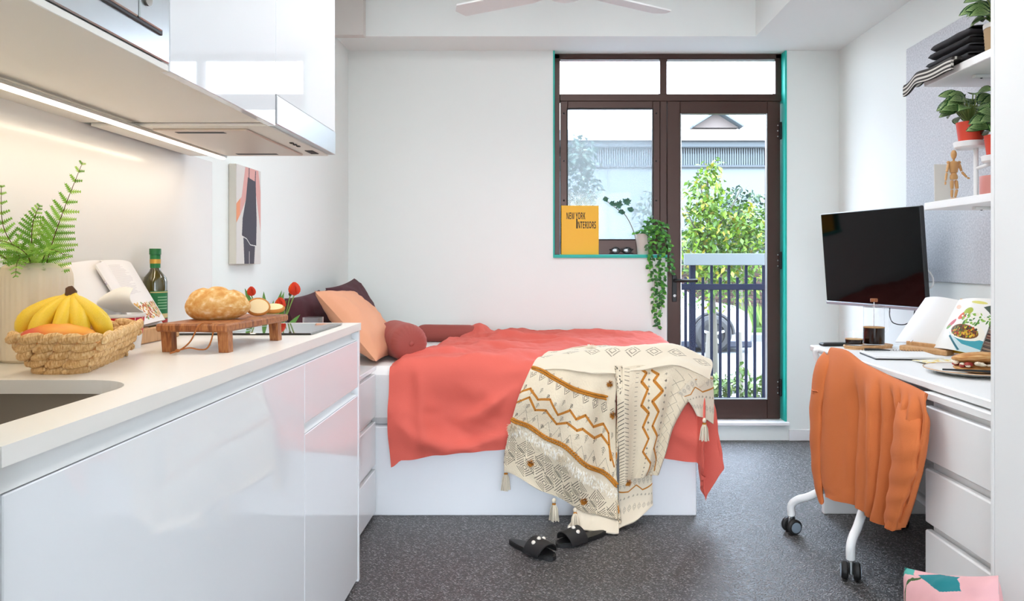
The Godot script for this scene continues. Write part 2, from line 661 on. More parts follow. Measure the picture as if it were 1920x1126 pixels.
func shell() -> void:
	wsolo("floor", "dark grey speckled loop pile carpet covering the floor", "carpet", slab(-1.34, 2.02, -0.12, 0.0, -3.95, 4.70, 0.0), M.carpet, D(0.3, 0, 2.3), "", "structure")
	wsolo("wall_left", "plain white wall behind kitchen and bed head", "wall", slab(-1.34, -1.188, 0.0, 2.9, -3.95, 4.84, 0.0), M.wall, D(-1.26, 0, 2.3), "", "structure")
	wsolo("wall_right", "white wall behind the desk and shelves", "wall", slab(1.874, 2.02, 0.0, 2.9, -3.95, 4.84, 0.0), M.wall, D(1.95, 0, 2.3), "", "structure")
	var fw := MB.new()
	fw.span(-1.188, -1.1, 0.0, 2.9, -3.95, -3.8, 0.0)
	fw.span(1.7, 1.874, 0.0, 2.9, -3.95, -3.8, 0.0)
	fw.span(-1.1, 1.7, 2.4, 2.9, -3.95, -3.8, 0.0)
	fw.span(-1.1, 1.7, 0.0, 0.2, -3.95, -3.8, 0.0)
	wsolo("wall_front", "white wall with an added wide window behind the viewer", "wall", fw, M.wall, D(0.3, 0, -3.9), "", "structure")
	var b := MB.new()
	b.span(-1.188, 0.09, 0.0, 2.9, 4.66, 4.82, 0.0)
	b.span(1.548, 1.874, 0.0, 2.9, 4.66, 4.82, 0.0)
	b.span(0.09, 1.548, 2.43, 2.9, 4.66, 4.82, 0.0)
	b.span(0.09, 0.80, 0.0, 1.138, 4.66, 4.82, 0.0)
	b.span(0.80, 1.548, 0.0, 0.105, 4.66, 4.82, 0.0)
	wsolo("wall_back", "white end wall with the window and glazed door opening", "wall", b, M.wall, D(0.3, 0, 4.74), "", "structure")
	var c := thing("ceiling", "white ceiling with dropped bulkheads along two sides", "ceiling", D(0.3, 2.75, 2.3), 0.0, "", "structure")
	wpart(c, "slab", slab(-1.188, 1.874, 2.75, 2.9, -3.8, 4.66, 0.0), M.ceiling)
	wpart(c, "bulkhead", slab(-1.188, 1.874, 2.43, 2.75, 4.362, 4.66, 0.0), M.ceiling)
	wpart(c, "bulkhead", slab(1.268, 1.874, 2.43, 2.75, -3.8, 4.362, 0.0), M.ceiling)
	wsolo("shade_box", "small added box with taupe painted shade in the ceiling corner above the bed", "painted_shade", slab(-1.188, -1.01, 2.42, 2.75, 4.30, 4.362, 0.001), M.taupe, D(-1.1, 2.42, 4.33))  # added box whose taupe colour stands in for shade in the corner
	wsolo("baseboard_back", "low white skirting board right of the glazed door", "skirting", slab(1.56, 1.874, 0.0, 0.07, 4.648, 4.66, 0.002), M.white, D(1.7, 0, 4.655), "", "structure")
	wsolo("baseboard_right", "low white skirting board along the desk wall", "skirting", slab(1.862, 1.874, 0.0, 0.07, 1.96, 4.648, 0.002), M.white, D(1.868, 0, 3.3), "", "structure")
	# reveal round the opening
	var r := thing("trim_1", "teal painted reveal boards lining the window and door opening", "window trim", D(0.8, 1.138, 4.7), 0.0, "", "structure")
	wpart(r, "sill_board", slab(0.09, 0.80, 1.138, 1.158, 4.645, 4.76, 0.002), M.teal)
	wpart(r, "side_board", slab(1.536, 1.548, 0.105, 2.43, 4.655, 4.76, 0.001), M.teal)
	wpart(r, "side_board", slab(0.09, 0.10, 1.158, 2.43, 4.655, 4.76, 0.001), M.teal)
	wsolo("trim_2", "white raised threshold board under the glazed door", "threshold", slab(0.795, 1.56, 0.095, 0.118, 4.63, 4.78, 0.004), M.white, D(1.18, 0.095, 4.7), "", "structure")


func frame_bars(x0: float, x1: float, y0: float, y1: float, wl: float, wr: float, wt: float, wb: float, d0: float, d1: float) -> Array:
	return [slab(x0, x0 + wl, y0, y1, d0, d1, 0.003), slab(x1 - wr, x1, y0, y1, d0, d1, 0.003), slab(x0 + wl, x1 - wr, y1 - wt, y1, d0, d1, 0.003), slab(x0 + wl, x1 - wr, y0, y0 + wb, d0, d1, 0.003)]


func window_and_door() -> void:
	var w := thing("window_1", "dark bronze window with two clear top lights and a screened casement", "window", D(0.45, 1.158, 4.76), 0.0, "", "structure")
	wpart(w, "outer_frame", slab(0.10, 0.135, 1.158, 2.426, 4.728, 4.79, 0.003), M.bronze)
	wpart(w, "outer_frame", slab(1.50, 1.536, 2.129, 2.426, 4.728, 4.79, 0.003), M.bronze)
	wpart(w, "outer_frame", slab(0.10, 1.536, 2.398, 2.43, 4.728, 4.79, 0.003), M.bronze)
	wpart(w, "transom_bar", slab(0.135, 1.536, 2.129, 2.176, 4.726, 4.79, 0.003), M.bronze)
	wpart(w, "mullion", slab(0.768, 0.812, 2.17, 2.40, 4.727, 4.79, 0.003), M.bronze)
	wpart(w, "mullion", slab(0.768, 0.812, 1.158, 2.13, 4.727, 4.79, 0.003), M.bronze)
	wpart(w, "pane", slab(0.135, 0.768, 2.176, 2.398, 4.758, 4.759, 0.0), M.glass)
	wpart(w, "pane", slab(0.812, 1.50, 2.176, 2.398, 4.758, 4.759, 0.0), M.glass)
	var blind := wpart(w, "blind_rail", slab(0.137, 0.766, 2.385, 2.398, 4.735, 4.75, 0.002), M.steel, "thin grey blind rail")
	blind.name = "blind_rail"
	wpart(w, "blind_rail", slab(0.814, 1.498, 2.385, 2.398, 4.735, 4.75, 0.002), M.steel, "thin grey blind rail")
	var cas := MeshInstance3D.new()
	var cb := MB.new()
	for q in frame_bars(0.137, 0.766, 1.16, 2.127, 0.046, 0.046, 0.048, 0.095, 4.716, 4.76):
		cb.vs.append_array(q.vs)
		cb.us.append_array(q.us)
		cb.gs.append_array(q.gs)
		cb.cs.append_array(q.cs)
	cas = wpart(w, "casement", cb, M.bronze)
	var bead := MB.new()
	for q in frame_bars(0.177, 0.726, 1.249, 2.085, 0.008, 0.008, 0.008, 0.008, 4.712, 4.725):
		bead.vs.append_array(q.vs)
		bead.us.append_array(q.us)
		bead.gs.append_array(q.gs)
		bead.cs.append_array(q.cs)
	wpart(cas, "glazing_bead", bead, M.soft_black)
	wpart(cas, "pane", slab(0.183, 0.72, 1.255, 2.079, 4.735, 4.736, 0.0), M.glass)
	wpart(cas, "insect_screen", slab(0.183, 0.72, 1.255, 2.079, 4.772, 4.773, 0.0), M.screen_mesh, "pale insect mesh")
	for y in [1.75, 1.50, 2.05]:
		for x in [0.16, 0.743]:
			var s := MB.new()
			s.ball(D(x, y, 4.715), Vector3(0.006, 0.006, 0.004), Basis(), 10)
			wpart(cas, "screw_cap", s, M.black)
	var w2 := thing("window_2", "added wide white framed window behind the viewer for fill light", "window", D(0.3, 0.2, -3.9), 0.0, "", "structure")  # unseen window, added to let in cool fill light from the front
	for q in frame_bars(-1.1, 1.7, 0.2, 2.4, 0.05, 0.05, 0.05, 0.05, -3.91, -3.85):
		wpart(w2, "frame_bar", q, M.white)
	wpart(w2, "mullion", slab(0.275, 0.325, 0.25, 2.35, -3.91, -3.85, 0.002), M.white)
	wpart(w2, "pane", slab(-1.05, 0.275, 0.25, 2.35, -3.881, -3.88, 0.0), M.glass)
	wpart(w2, "pane", slab(0.325, 1.65, 0.25, 2.35, -3.881, -3.88, 0.0), M.glass)
	# door
	var d := thing("door_1", "dark bronze framed glass door with black lever handle leading outside", "door", D(1.17, 0.118, 4.75), 0.0, "", "structure")
	wpart(d, "stile", slab(0.814, 0.895, 0.12, 2.128, 4.722, 4.775, 0.003), M.bronze)
	wpart(d, "stile", slab(1.446, 1.528, 0.12, 2.128, 4.722, 4.775, 0.003), M.bronze)
	wpart(d, "rail", slab(0.895, 1.446, 2.051, 2.128, 4.722, 4.775, 0.003), M.bronze)
	wpart(d, "rail", slab(0.895, 1.446, 0.12, 0.243, 4.722, 4.775, 0.003), M.bronze)
	wpart(d, "pane", slab(0.89, 1.45, 0.24, 2.055, 4.748, 4.749, 0.0), M.glass)
	wpart(d, "glazing_bead", slab(0.895, 0.902, 0.243, 2.051, 4.718, 4.735, 0.001), M.steel)
	wpart(d, "glazing_bead", slab(1.439, 1.446, 0.243, 2.051, 4.718, 4.735, 0.001), M.steel)
	wpart(d, "glazing_bead", slab(0.902, 1.439, 0.243, 0.250, 4.718, 4.735, 0.001), M.steel)
	for y in [1.94, 1.122, 0.32]:
		var h := wpart(d, "hinge", slab(1.519, 1.534, y - 0.055, y + 0.055, 4.704, 4.722, 0.003), M.black)
		for k in [-0.035, 0.0, 0.035]:
			var s := MB.new()
			s.ball(D(1.512, y + k, 4.72), Vector3(0.005, 0.005, 0.004), Basis(), 10)
			wpart(h, "screw", s, M.steel)
	var hp := wpart(d, "handle_plate", slab(0.842, 0.872, 0.86, 1.03, 4.712, 4.722, 0.004), M.black)
	wpart(hp, "lever", tubed([D(0.857, 0.995, 4.712), D(0.857, 0.995, 4.672), D(0.862, 0.995, 4.665), D(0.992, 0.995, 4.665)], 0.011, 10), M.black)
	wpart(hp, "key_cylinder", lathed([Vector2(0, 0), Vector2(0.009, 0), Vector2(0.009, 0.012), Vector2(0, 0.012)], 16, Transform3D(Basis(Vector3.RIGHT, PI / 2), D(0.857, 0.90, 4.716))), M.chrome, "chrome key cylinder")


func kitchen() -> void:
	var top := 0.90
	# tall cupboard end closing the kitchen towards the viewer
	var tc := thing("tall_cupboard", "tall white cupboard at the near end of the kitchen counter", "cupboard", D(-0.907, 0, 0.6))
	wpart(tc, "carcass", slab(-1.188, -0.64, 0.0, 2.75, 0.3, 0.866, 0.001), M.white)
	wpart(tc, "door", slab(-0.64, -0.622, 0.02, 2.73, 0.303, 0.863, 0.002), M.gloss)
	# base units
	var bc := thing("base_cabinet", "wide glossy white base cabinet with one long flat front", "cabinet", D(-0.907, 0, 1.44))
	var cc := MB.new()
	cc.span(-1.187, -0.655, 0.0, 0.6, 0.87, 2.005, 0.0)
	cc.span(-1.187, -1.14, 0.6, 0.86, 0.87, 2.005, 0.0)
	cc.span(-0.67, -0.655, 0.6, 0.86, 0.87, 2.005, 0.0)
	cc.span(-1.14, -0.67, 0.6, 0.86, 1.39, 2.005, 0.0)
	wpart(bc, "carcass", cc, M.white)
	wpart(bc, "door", slab(-0.650, -0.630, 0.012, 0.84, 0.878, 2.008, 0.0015), M.gloss)
	var ch := MB.new()
	ch.quad(D(-0.632, 0.842, 0.87), D(-0.652, 0.85, 0.87), D(-0.652, 0.85, 2.01), D(-0.632, 0.842, 2.01))
	ch.quad(D(-0.652, 0.85, 2.01), D(-0.652, 0.85, 0.87), D(-0.652, 0.876, 0.87), D(-0.652, 0.876, 2.01))
	wpart(bc, "finger_channel", ch, M.white)
	var dc := thing("drawer_cabinet", "glossy white base unit with two drawers under the cooktop", "cabinet", D(-0.907, 0, 2.31))
	wpart(dc, "carcass", slab(-1.188, -0.655, 0.0, 0.86, 2.008, 2.60, 0.0), M.white)
	wpart(dc, "drawer", slab(-0.650, -0.630, 0.678, 0.84, 2.012, 2.60, 0.0015), M.gloss)
	wpart(dc, "drawer", slab(-0.650, -0.630, 0.012, 0.649, 2.012, 2.60, 0.0015), M.gloss)
	wpart(dc, "end_panel", slab(-1.188, -0.6275, 0.0, 0.875, 2.603, 2.621, 0.001), M.gloss)
	for y in [0.651, 0.842]:
		var c2 := MB.new()
		var hh: float = 0.027 if y < 0.7 else 0.034
		c2.quad(D(-0.632, y, 2.01), D(-0.652, y + 0.006, 2.01), D(-0.652, y + 0.006, 2.60), D(-0.632, y, 2.60))
		c2.quad(D(-0.652, y + 0.006, 2.60), D(-0.652, y + 0.006, 2.01), D(-0.652, y + hh, 2.01), D(-0.652, y + hh, 2.60))
		wpart(dc, "finger_channel", c2, M.white)
	# countertop with a cut-out for the sink
	var cut := PackedVector2Array()
	var cx := [[-0.712, 1.356], [-1.10, 1.356], [-1.10, 0.885], [-0.712, 0.885]]
	var rr := 0.10
	var centers := [[-0.712 - rr, 1.356 - rr, 0.0], [-1.10 + rr, 1.356 - rr, 90.0], [-1.10 + rr, 0.885 + rr, 180.0], [-0.712 - rr, 0.885 + rr, 270.0]]
	for c in centers:
		for k in 9:
			var a: float = deg_to_rad(c[2] + 90.0 * k / 8)
			cut.append(Vector2(c[0] + rr * cos(a), c[1] + rr * sin(a)))
	var csg := CSGCombiner3D.new()
	csg.name = "countertop"
	var blk := CSGBox3D.new()
	blk.name = "slab"
	blk.size = Vector3(0.564, 0.025, 1.755)
	blk.position = Vector3(0, 0, 0)
	csg.add_child(blk)
	var hole := CSGPolygon3D.new()
	hole.name = "cut_out"
	var lp := PackedVector2Array()
	for p in cut:
		lp.append(Vector2(p.x + 0.907, p.y - 1.746))
	hole.polygon = lp
	hole.depth = 0.2
	hole.operation = CSGShape3D.OPERATION_SUBTRACTION
	hole.rotation.x = -PI / 2
	hole.position = Vector3(0, 0.1, 0)
	csg.add_child(hole)
	blk.material = M.stone
	hole.material = M.stone
	add_child(csg)
	csg.position = D(-0.906, top - 0.0125, 1.7455)
	tag(csg, "long off-white stone kitchen countertop with sink cut-out", "countertop")
	var sk := thing("sink", "undermounted stainless steel sink in the white countertop", "sink", D(-0.907, 0.68, 1.12))
	var sb := MB.new()
	var n := cut.size()
	sb.group = 5
	for i in n:
		var a := cut[i]
		var b := cut[(i + 1) % n]
		var ai := Vector2(-0.907, 1.12) + (a - Vector2(-0.907, 1.12)) * 0.97
		var bi := Vector2(-0.907, 1.12) + (b - Vector2(-0.907, 1.12)) * 0.97
		var ac := Vector2(-0.907, 1.12) + (a - Vector2(-0.907, 1.12)) * 1.02
		var bcx := Vector2(-0.907, 1.12) + (b - Vector2(-0.907, 1.12)) * 1.02
		sb.quad(D(ai.x, 0.70, ai.y), D(bi.x, 0.70, bi.y), D(bcx.x, 0.874, bcx.y), D(ac.x, 0.874, ac.y))
		sb.tri(D(-0.907, 0.69, 1.12), D(bi.x, 0.70, bi.y), D(ai.x, 0.70, ai.y))
	wpart(sk, "basin", sb, M.dark_steel)
	wpart(sk, "drain", lathed([Vector2(0, 0.0), Vector2(0.04, 0.0), Vector2(0.042, 0.004), Vector2(0.03, 0.005), Vector2(0, 0.003)], 24, Transform3D(Basis(), D(-0.907, 0.692, 1.12))), M.chrome)
	wsolo("splashback", "glossy white glass splashback panel above the countertop", "splashback", slab(-1.188, -1.180, top, 1.475, 0.868, 2.70, 0.001), M.splash, D(-1.184, top, 1.78))
	# cooktop
	var ct := thing("cooktop", "black glass cooktop set flush at the end of the countertop", "cooktop", D(-0.88, top, 2.36))
	wpart(ct, "glass", slab(-1.12, -0.665, top + 0.0005, top + 0.006, 2.18, 2.53, 0.002), M.black_glass)
	for z in [2.27, 2.44]:
		var ring := []
		for k in 40:
			ring.append(D(-0.95 + 0.07 * cos(TAU * k / 40), top + 0.0062, z + 0.07 * sin(TAU * k / 40)))
		wpart(ct, "zone_ring", tubed(ring, 0.0008, 4, true), M.steel)
	# wall units
	var wc := thing("wall_cabinet", "glossy white wall cupboard beside the extractor, mirroring the window", "cabinet", D(-0.934, 1.47, 1.65))
	wpart(wc, "carcass", slab(-1.188, -0.70, 1.474, 2.75, 1.378, 1.93, 0.0), M.under)
	wpart(wc, "door", slab(-0.70, -0.68, 1.465, 2.75, 1.378, 1.9295, 0.0015), M.gloss)
	var hc := thing("wall_cabinet", "glossy white wall cupboard door above the slide-out extractor", "cabinet", D(-0.934, 1.47, 2.21))
	wpart(hc, "carcass", slab(-1.188, -0.70, 1.545, 2.75, 1.932, 2.49, 0.0), M.white)
	wpart(hc, "door", slab(-0.70, -0.68, 1.547, 2.75, 1.932, 2.488, 0.0015), M.gloss)
	wpart(hc, "end_panel", slab(-1.188, -0.682, 1.474, 2.75, 2.488, 2.50, 0.001), M.gloss)
	var mc := thing("microwave_cabinet", "white wall cabinet housing the built-in microwave", "cabinet", D(-0.934, 1.464, 1.12))
	wpart(mc, "bottom_board", slab(-1.188, -0.682, 1.464, 1.476, 0.866, 1.376, 0.001), M.under)
	wpart(mc, "side_panel", slab(-1.188, -0.684, 1.476, 2.75, 1.358, 1.376, 0.001), M.under)
	wpart(mc, "upper_box", slab(-1.188, -0.684, 1.87, 2.75, 0.866, 1.358, 0.001), M.gloss)
	var mw := thing("microwave", "built-in stainless steel microwave with black edged door", "microwave", D(-0.93, 1.476, 1.11))
	wpart(mw, "case", slab(-1.15, -0.70, 1.477, 1.868, 0.868, 1.356, 0.001), M.steel)
	wpart(mw, "trim_frame", slab(-0.70, -0.679, 1.478, 1.866, 0.868, 1.374, 0.002), M.steel)
	wpart(mw, "door_edge", slab(-0.680, -0.675, 1.520, 1.84, 0.87, 1.341, 0.001), M.black)
	var md := wpart(mw, "door", slab(-0.679, -0.672, 1.526, 1.84, 0.87, 1.255, 0.002), M.steel)
	wpart(md, "viewing_glass", slab(-0.673, -0.670, 1.67, 1.80, 0.875, 1.22, 0.001), M.black_glass)
	var mp := wpart(mw, "control_panel", slab(-0.679, -0.672, 1.526, 1.84, 1.259, 1.336, 0.002), M.steel)
	wpart(mp, "button", lathed([Vector2(0, 0), Vector2(0.012, 0), Vector2(0.012, 0.004), Vector2(0, 0.005)], 20, Transform3D(Basis(Vector3.FORWARD, PI / 2), D(-0.672, 1.565, 1.28))), M.dark_steel)
	wpart(mp, "groove", slab(-0.673, -0.6715, 1.598, 1.600, 1.262, 1.333, 0.0), M.black)
	# extractor
	var eh := thing("range_hood", "slide-out range hood with stainless steel front strip", "range hood", D(-0.934, 1.47, 2.21))
	wpart(eh, "front_strip", slab(-0.70, -0.677, 1.470, 1.545, 1.934, 2.488, 0.0015), M.steel)
	var pl := wpart(eh, "base_plate", slab(-1.16, -0.70, 1.466, 1.474, 1.934, 2.486, 0.001), M.under)
	var flt := wpart(eh, "filter_panel", slab(-1.02, -0.77, 1.460, 1.466, 1.97, 2.44, 0.002), mat("d8c9bb", 0.4, {"metal": 0.3}))
	for z in [1.99, 2.39]:
		wpart(flt, "finger_slot", slab(-0.97, -0.84, 1.4592, 1.4602, z, z + 0.02, 0.0), M.soft_black)
	for k in 3:
		wpart(pl, "button", slab(-0.735, -0.725, 1.463, 1.467, 2.20 + k * 0.03, 2.215 + k * 0.03, 0.001), M.soft_black)
	wpart(pl, "lamp_cover", slab(-0.74, -0.715, 1.464, 1.467, 2.36, 2.43, 0.001), M.soft_black)
	# under-cabinet light
	var ls := thing("light_strip", "glowing warm light strip under the wall cabinets", "strip light", D(-1.044, 1.455, 1.67))
	wpart(ls, "channel", slab(-1.056, -1.032, 1.458, 1.466, 0.868, 2.475, 0.001), M.steel)
	wpart(ls, "glowing_tube", slab(-1.053, -1.035, 1.452, 1.458, 0.87, 2.47, 0.002), mat("ffffff", 0.5, {"glow": 1.6, "glow_color": "ffeed8"}))
	var la := AreaLight3D.new()
	la.name = "strip_light"
	la.area_size = Vector2(0.018, 1.6)
	la.rotation.x = -PI / 2
	la.position = Vector3(0, -0.005, 0)
	la.light_energy = 0.13
	la.light_color = Color(1.0, 0.92, 0.8)
	la.shadow_enabled = true
	ls.add_child(la)


func bed() -> void:
	var u := thing("bedside_drawers", "white three-drawer bedside unit between kitchen counter and bed", "drawers", D(-0.95, 0, 2.95))
	wpart(u, "carcass", slab(-1.188, -0.735, 0.0, 0.64, 2.625, 3.272, 0.001), M.white)
	wpart(u, "top_board", slab(-1.188, -0.712, 0.64, 0.658, 2.625, 3.274, 0.002), M.gloss)
	for k in 3:
		var y0 := 0.02 + k * 0.209
		wpart(u, "drawer", slab(-0.735, -0.714, y0, y0 + 0.185, 2.63, 3.272, 0.002), M.gloss)
	var b := thing("bed", "low white platform bed with storage base along the end wall", "bed", D(-0.25, 0, 3.97))
	wpart(b, "base", slab(-1.186, 0.693, 0.0, 0.39, 3.279, 4.655, 0.003), M.gloss)
	var mt := MB.new()
	mt.span(-1.184, 0.68, 0.392, 0.65, 3.295, 4.65, 0.035)
	wpart(b, "mattress", mt, M.sheet)
	# duvet
	var fn := FastNoiseLite.new()
	fn.seed = 12
	fn.frequency = 1.0
	fn.fractal_octaves = 3
	# long folds of the cover, each from one point of the cloth to another, with width and height
	var folds := [[0.22, 0.42, 1.0, 0.52, 0.07, 0.03], [0.35, 0.66, 0.95, 0.80, 0.05, 0.022], [0.1, 0.75, 0.7, 1.02, 0.08, 0.022], [0.5, 0.15, 1.25, 0.3, 0.08, 0.02], [0.62, 1.12, 0.28, 1.36, 0.05, 0.026], [0.66, 1.40, 0.30, 1.62, 0.04, 0.03], [0.60, 1.62, 0.25, 1.76, 0.035, 0.024], [0.12, 1.38, 0.16, 1.75, 0.05, 0.02], [0.02, 1.2, 0.3, 1.05, 0.05, 0.018], [1.38, 1.4, 1.36, 1.75, 0.05, 0.03], [1.5, 1.2, 1.62, 1.4, 0.05, 0.025], [1.22, 1.45, 1.2, 1.8, 0.04, 0.025]]
	var shape := func(a: float, c: float) -> Vector3:
		var ss := a * (1.31 + 0.42)
		var hang := 0.455 - 0.055 * smoothstep(0.0, 0.6, ss) + 0.08 * smoothstep(0.9, 1.4, ss)
		var tt := c * (1.33 + hang)
		var ds := maxf(0.0, ss - 1.31)
		var dt := maxf(0.0, tt - 1.33)
		var drop := sqrt(ds * ds + dt * dt)
		var dx := ds / drop if drop > 0.0 else 0.0
		var dz := dt / drop if drop > 0.0 else 0.0
		var rr := 0.055
		var out := 0.0
		var down := 0.0
		if drop < rr * PI / 2:
			out = rr * sin(drop / rr)
			down = rr * (1.0 - cos(drop / rr))
		else:
			var more := drop - rr * PI / 2
			out = rr + more * (0.03 + 0.09 * dx)
			down = rr + more
		var full := smoothstep(0.03, 0.35, drop)
		var ang := atan2(ds, maxf(dt, 1e-4)) if drop > 0.0 else 0.0
		# folds on the hanging sides, creases on the top
		out += full * (0.016 * sin(ss * 11.0 + 0.6 + 1.5 * sin(ss * 3.0)) * (1.0 - dx) + 0.03 * sin(ang * 7.0 + 0.5) * minf(1.0, dx * 3.0) * minf(1.0, dz * 3.0 + 0.3) + 0.018 * sin(tt * 13.0) * dx)
		out += full * 0.02 * fn.get_noise_2d(ss * 3.0, tt * 3.0)
		var top := 0.682 + 0.016 * fn.get_noise_2d(ss * 2.2 + 3.0, tt * 2.6)
		var flat := 1.0 - smoothstep(0.0, 0.1, drop)
		var line := ss * 0.35 + tt * 0.95 + 0.12 * fn.get_noise_2d(ss * 1.6, tt * 1.6)
		top += flat * 0.02 * pow(absf(sin(line * 8.0)), 6.0) * smoothstep(0.0, 0.5, 1.0 - absf(ss - 0.45))
		top += flat * 0.008 * fn.get_noise_2d(ss * 9.0, tt * 9.0)
		var ridge := 0.0
		for q in folds:
			var a2 := Vector2(q[0], q[1])
			var d2 := Vector2(q[2], q[3]) - a2
			var along_it := clampf((Vector2(ss, tt) - a2).dot(d2) / d2.length_squared(), -0.15, 1.15)
			var off := (Vector2(ss, tt) - a2 - d2 * along_it)
			var side := signf(off.cross(d2))
			var w2: float = q[4] * (1.0 if side > 0.0 else 0.45)
			ridge += q[5] * exp(-off.length_squared() / (w2 * w2)) * smoothstep(-0.15, 0.25, along_it) * (1.0 - smoothstep(0.7, 1.15, along_it))
		top += ridge * (1.0 - smoothstep(0.0, 0.12, drop))
		top += 0.07 * exp(-(pow((ss - 0.2) / 0.15, 2.0) + pow((tt - 0.3) / 0.11, 2.0)))
		var under := smoothstep(0.42, 0.52, ss) * (1.0 - smoothstep(1.25, 1.4, ss))  # flatter where the throw lies on it
		out += ridge * smoothstep(0.0, 0.12, drop) * (1.0 - 0.85 * under)
		top -= 0.03 * (1.0 - smoothstep(0.0, 0.05, ss))
		var x := -0.63 + 0.13 * (1.0 - smoothstep(0.2, 1.33, tt)) * (1.0 - smoothstep(0.0, 0.5, ss)) + minf(ss, 1.31) + out * dx - 0.05 * full * (1.0 - smoothstep(0.0, 0.5, ss)) * 0.6
		var z := 4.63 - minf(tt, 1.33) - out * dz
		var crease := full * 0.03 * pow(absf(sin((tt * 1.0 - ss * 0.6) * 9.0 + fn.get_noise_2d(ss * 2.0, tt * 2.0))), 5.0)
		return D(x + 0.03 * sin(tt * 4.0) * (1.0 - smoothstep(0.0, 0.3, ss)), maxf(top - down, 0.05), z - crease * dz * (1.0 - 0.7 * under))
	var du := MB.new()
	du.sheet(shape, 150, 150, 0.012, true)
	wsolo("duvet", "coral cotton duvet spread over the bed and hanging over its edge", "duvet", du, M.coral, D(0.0, 0.66, 3.9))


func desk_side() -> void:
	var wr := thing("wardrobe", "tall white wardrobe beside the desk at the right edge", "wardrobe", D(1.52, 0, 1.2))
	wpart(wr, "carcass", slab(1.195, 1.872, 0.0, 2.425, 0.4, 1.93, 0.001), M.white)
	wpart(wr, "end_panel", slab(1.177, 1.872, 0.0, 2.425, 1.93, 1.945, 0.001), M.matte_white)
	wpart(wr, "door", slab(1.177, 1.195, 0.02, 2.42, 1.10, 1.929, 0.002), M.matte_white)
	wpart(wr, "door", slab(1.177, 1.195, 0.02, 2.42, 0.41, 1.096, 0.002), M.matte_white)
	wsolo("pinboard", "large grey felt pinboard on the wall behind desk and shelves", "pinboard", slab(1.863, 1.8735, 1.02, 2.19, 1.95, 3.786, 0.002), M.felt, D(1.868, 1.02, 2.9))
	var d := thing("desk", "long white desk along the right-hand wall", "desk", D(1.55, 0, 2.65))
	wpart(d, "desk_top", slab(1.22, 1.872, 0.715, 0.74, 1.95, 3.36, 0.004), M.white)
	wpart(d, "side_panel", slab(1.26, 1.872, 0.0, 0.715, 3.30, 3.325, 0.002), M.white)
	wpart(d, "back_panel", slab(1.845, 1.86, 0.3, 0.715, 2.36, 3.30, 0.001), M.white)
	var pd := thing("drawer_pedestal", "white three-drawer pedestal under the desk beside the wardrobe", "drawers", D(1.5, 0, 2.14))
	wpart(pd, "carcass", slab(1.235, 1.84, 0.0, 0.69, 1.952, 2.335, 0.001), M.white)
	wpart(pd, "top_board", slab(1.205, 1.84, 0.687, 0.709, 1.958, 2.34, 0.002), M.white)
	for k in 3:
		var y1: float = [0.666, 0.471, 0.28][k]
		wpart(pd, "drawer", slab(1.208, 1.232, y1 - 0.168, y1, 1.965, 2.335, 0.004), M.white)
	wpart(pd, "kick_board", slab(1.23, 1.25, 0.0, 0.09, 1.96, 2.33, 0.001), M.white)
	# shelves
	var ys := [1.827, 1.324]
	for k in 2:
		var s := thing("wall_shelf", ["white wall shelf near the ceiling carrying folded clothes", "white wall shelf just above the monitor carrying potted plants"][k], "shelf", D(1.72, ys[k], 2.5), 0.0, "wall shelves over the desk")
		wpart(s, "board", slab(1.574, 1.862, ys[k], ys[k] + 0.03, 1.95, 3.05, 0.002), M.white)
		for z in [2.85, 2.3]:
			var br := wpart(s, "bracket", slab(1.66, 1.862, ys[k] - 0.012, ys[k], z - 0.012, z + 0.012, 0.002), M.matte_white)
			for x in [1.69, 1.78]:
				var sc := MB.new()
				sc.ball(D(x, ys[k] - 0.012, z), Vector3(0.005, 0.003, 0.005), Basis(), 10)
				wpart(br, "screw", sc, M.black)
	# monitor on an arm
	var mx := Vector3(0.315, 0, 0.949).normalized()
	var my := Vector3(-0.09, 0.996, 0.0)
	my = (my - mx * my.dot(mx)).normalized()
	var mz := mx.cross(my)
	var mo := thing("monitor", "black wall-mounted monitor with silver lower edge over the desk", "monitor", D(1.5985, 1.128, 3.61))
	var bs := Basis(mx, my, mz)
	var mb := MB.new()
	mb.box(mz * -0.012, Vector3(0.653, 0.47, 0.024), 0.004, bs)
	part(mo, "casing", mb, mat("26272a", 0.4))
	mb = MB.new()
	mb.box(my * 0.007, Vector3(0.643, 0.446, 0.003), 0.001, bs)
	part(mo, "screen", mb, mat("050608", 0.05, {"spec": 0.3}))
	mb = MB.new()
	mb.box(my * -0.227, Vector3(0.653, 0.016, 0.006), 0.002, bs)
	part(mo, "chin", mb, mat("aeb9c4", 0.35, {"metal": 0.5}), "silver lower edge")
	mb = MB.new()
	mb.box(my * 0.234, Vector3(0.653, 0.003, 0.006), 0.001, bs)
	part(mo, "top_edge", mb, M.steel)
	mb = MB.new()
	mb.box(mz * -0.035, Vector3(0.12, 0.12, 0.03), 0.004, bs)
	part(mo, "mount_plate", mb, M.white)
	mb = MB.new()
	mb.tube([mz * -0.05, Vector3(0.16, 0.0, -0.10), Vector3(0.255, 0.0, -0.10)], 0.018, 10)
	part(mo, "arm", mb, M.white)
	mb = MB.new()
	mb.box(Vector3(0.256, 0, -0.10), Vector3(0.012, 0.16, 0.1), 0.002)
	part(mo, "wall_plate", mb, M.white)
	wsolo("cable", "white cable looping behind the right end of the monitor", "cable", tubed(curve([D(1.705, 1.085, 3.36), D(1.735, 1.08, 3.34), D(1.758, 1.04, 3.33), D(1.75, 1.0, 3.33), D(1.715, 0.995, 3.36)], 20), 0.004, 8), M.white, D(1.73, 0.99, 3.34))
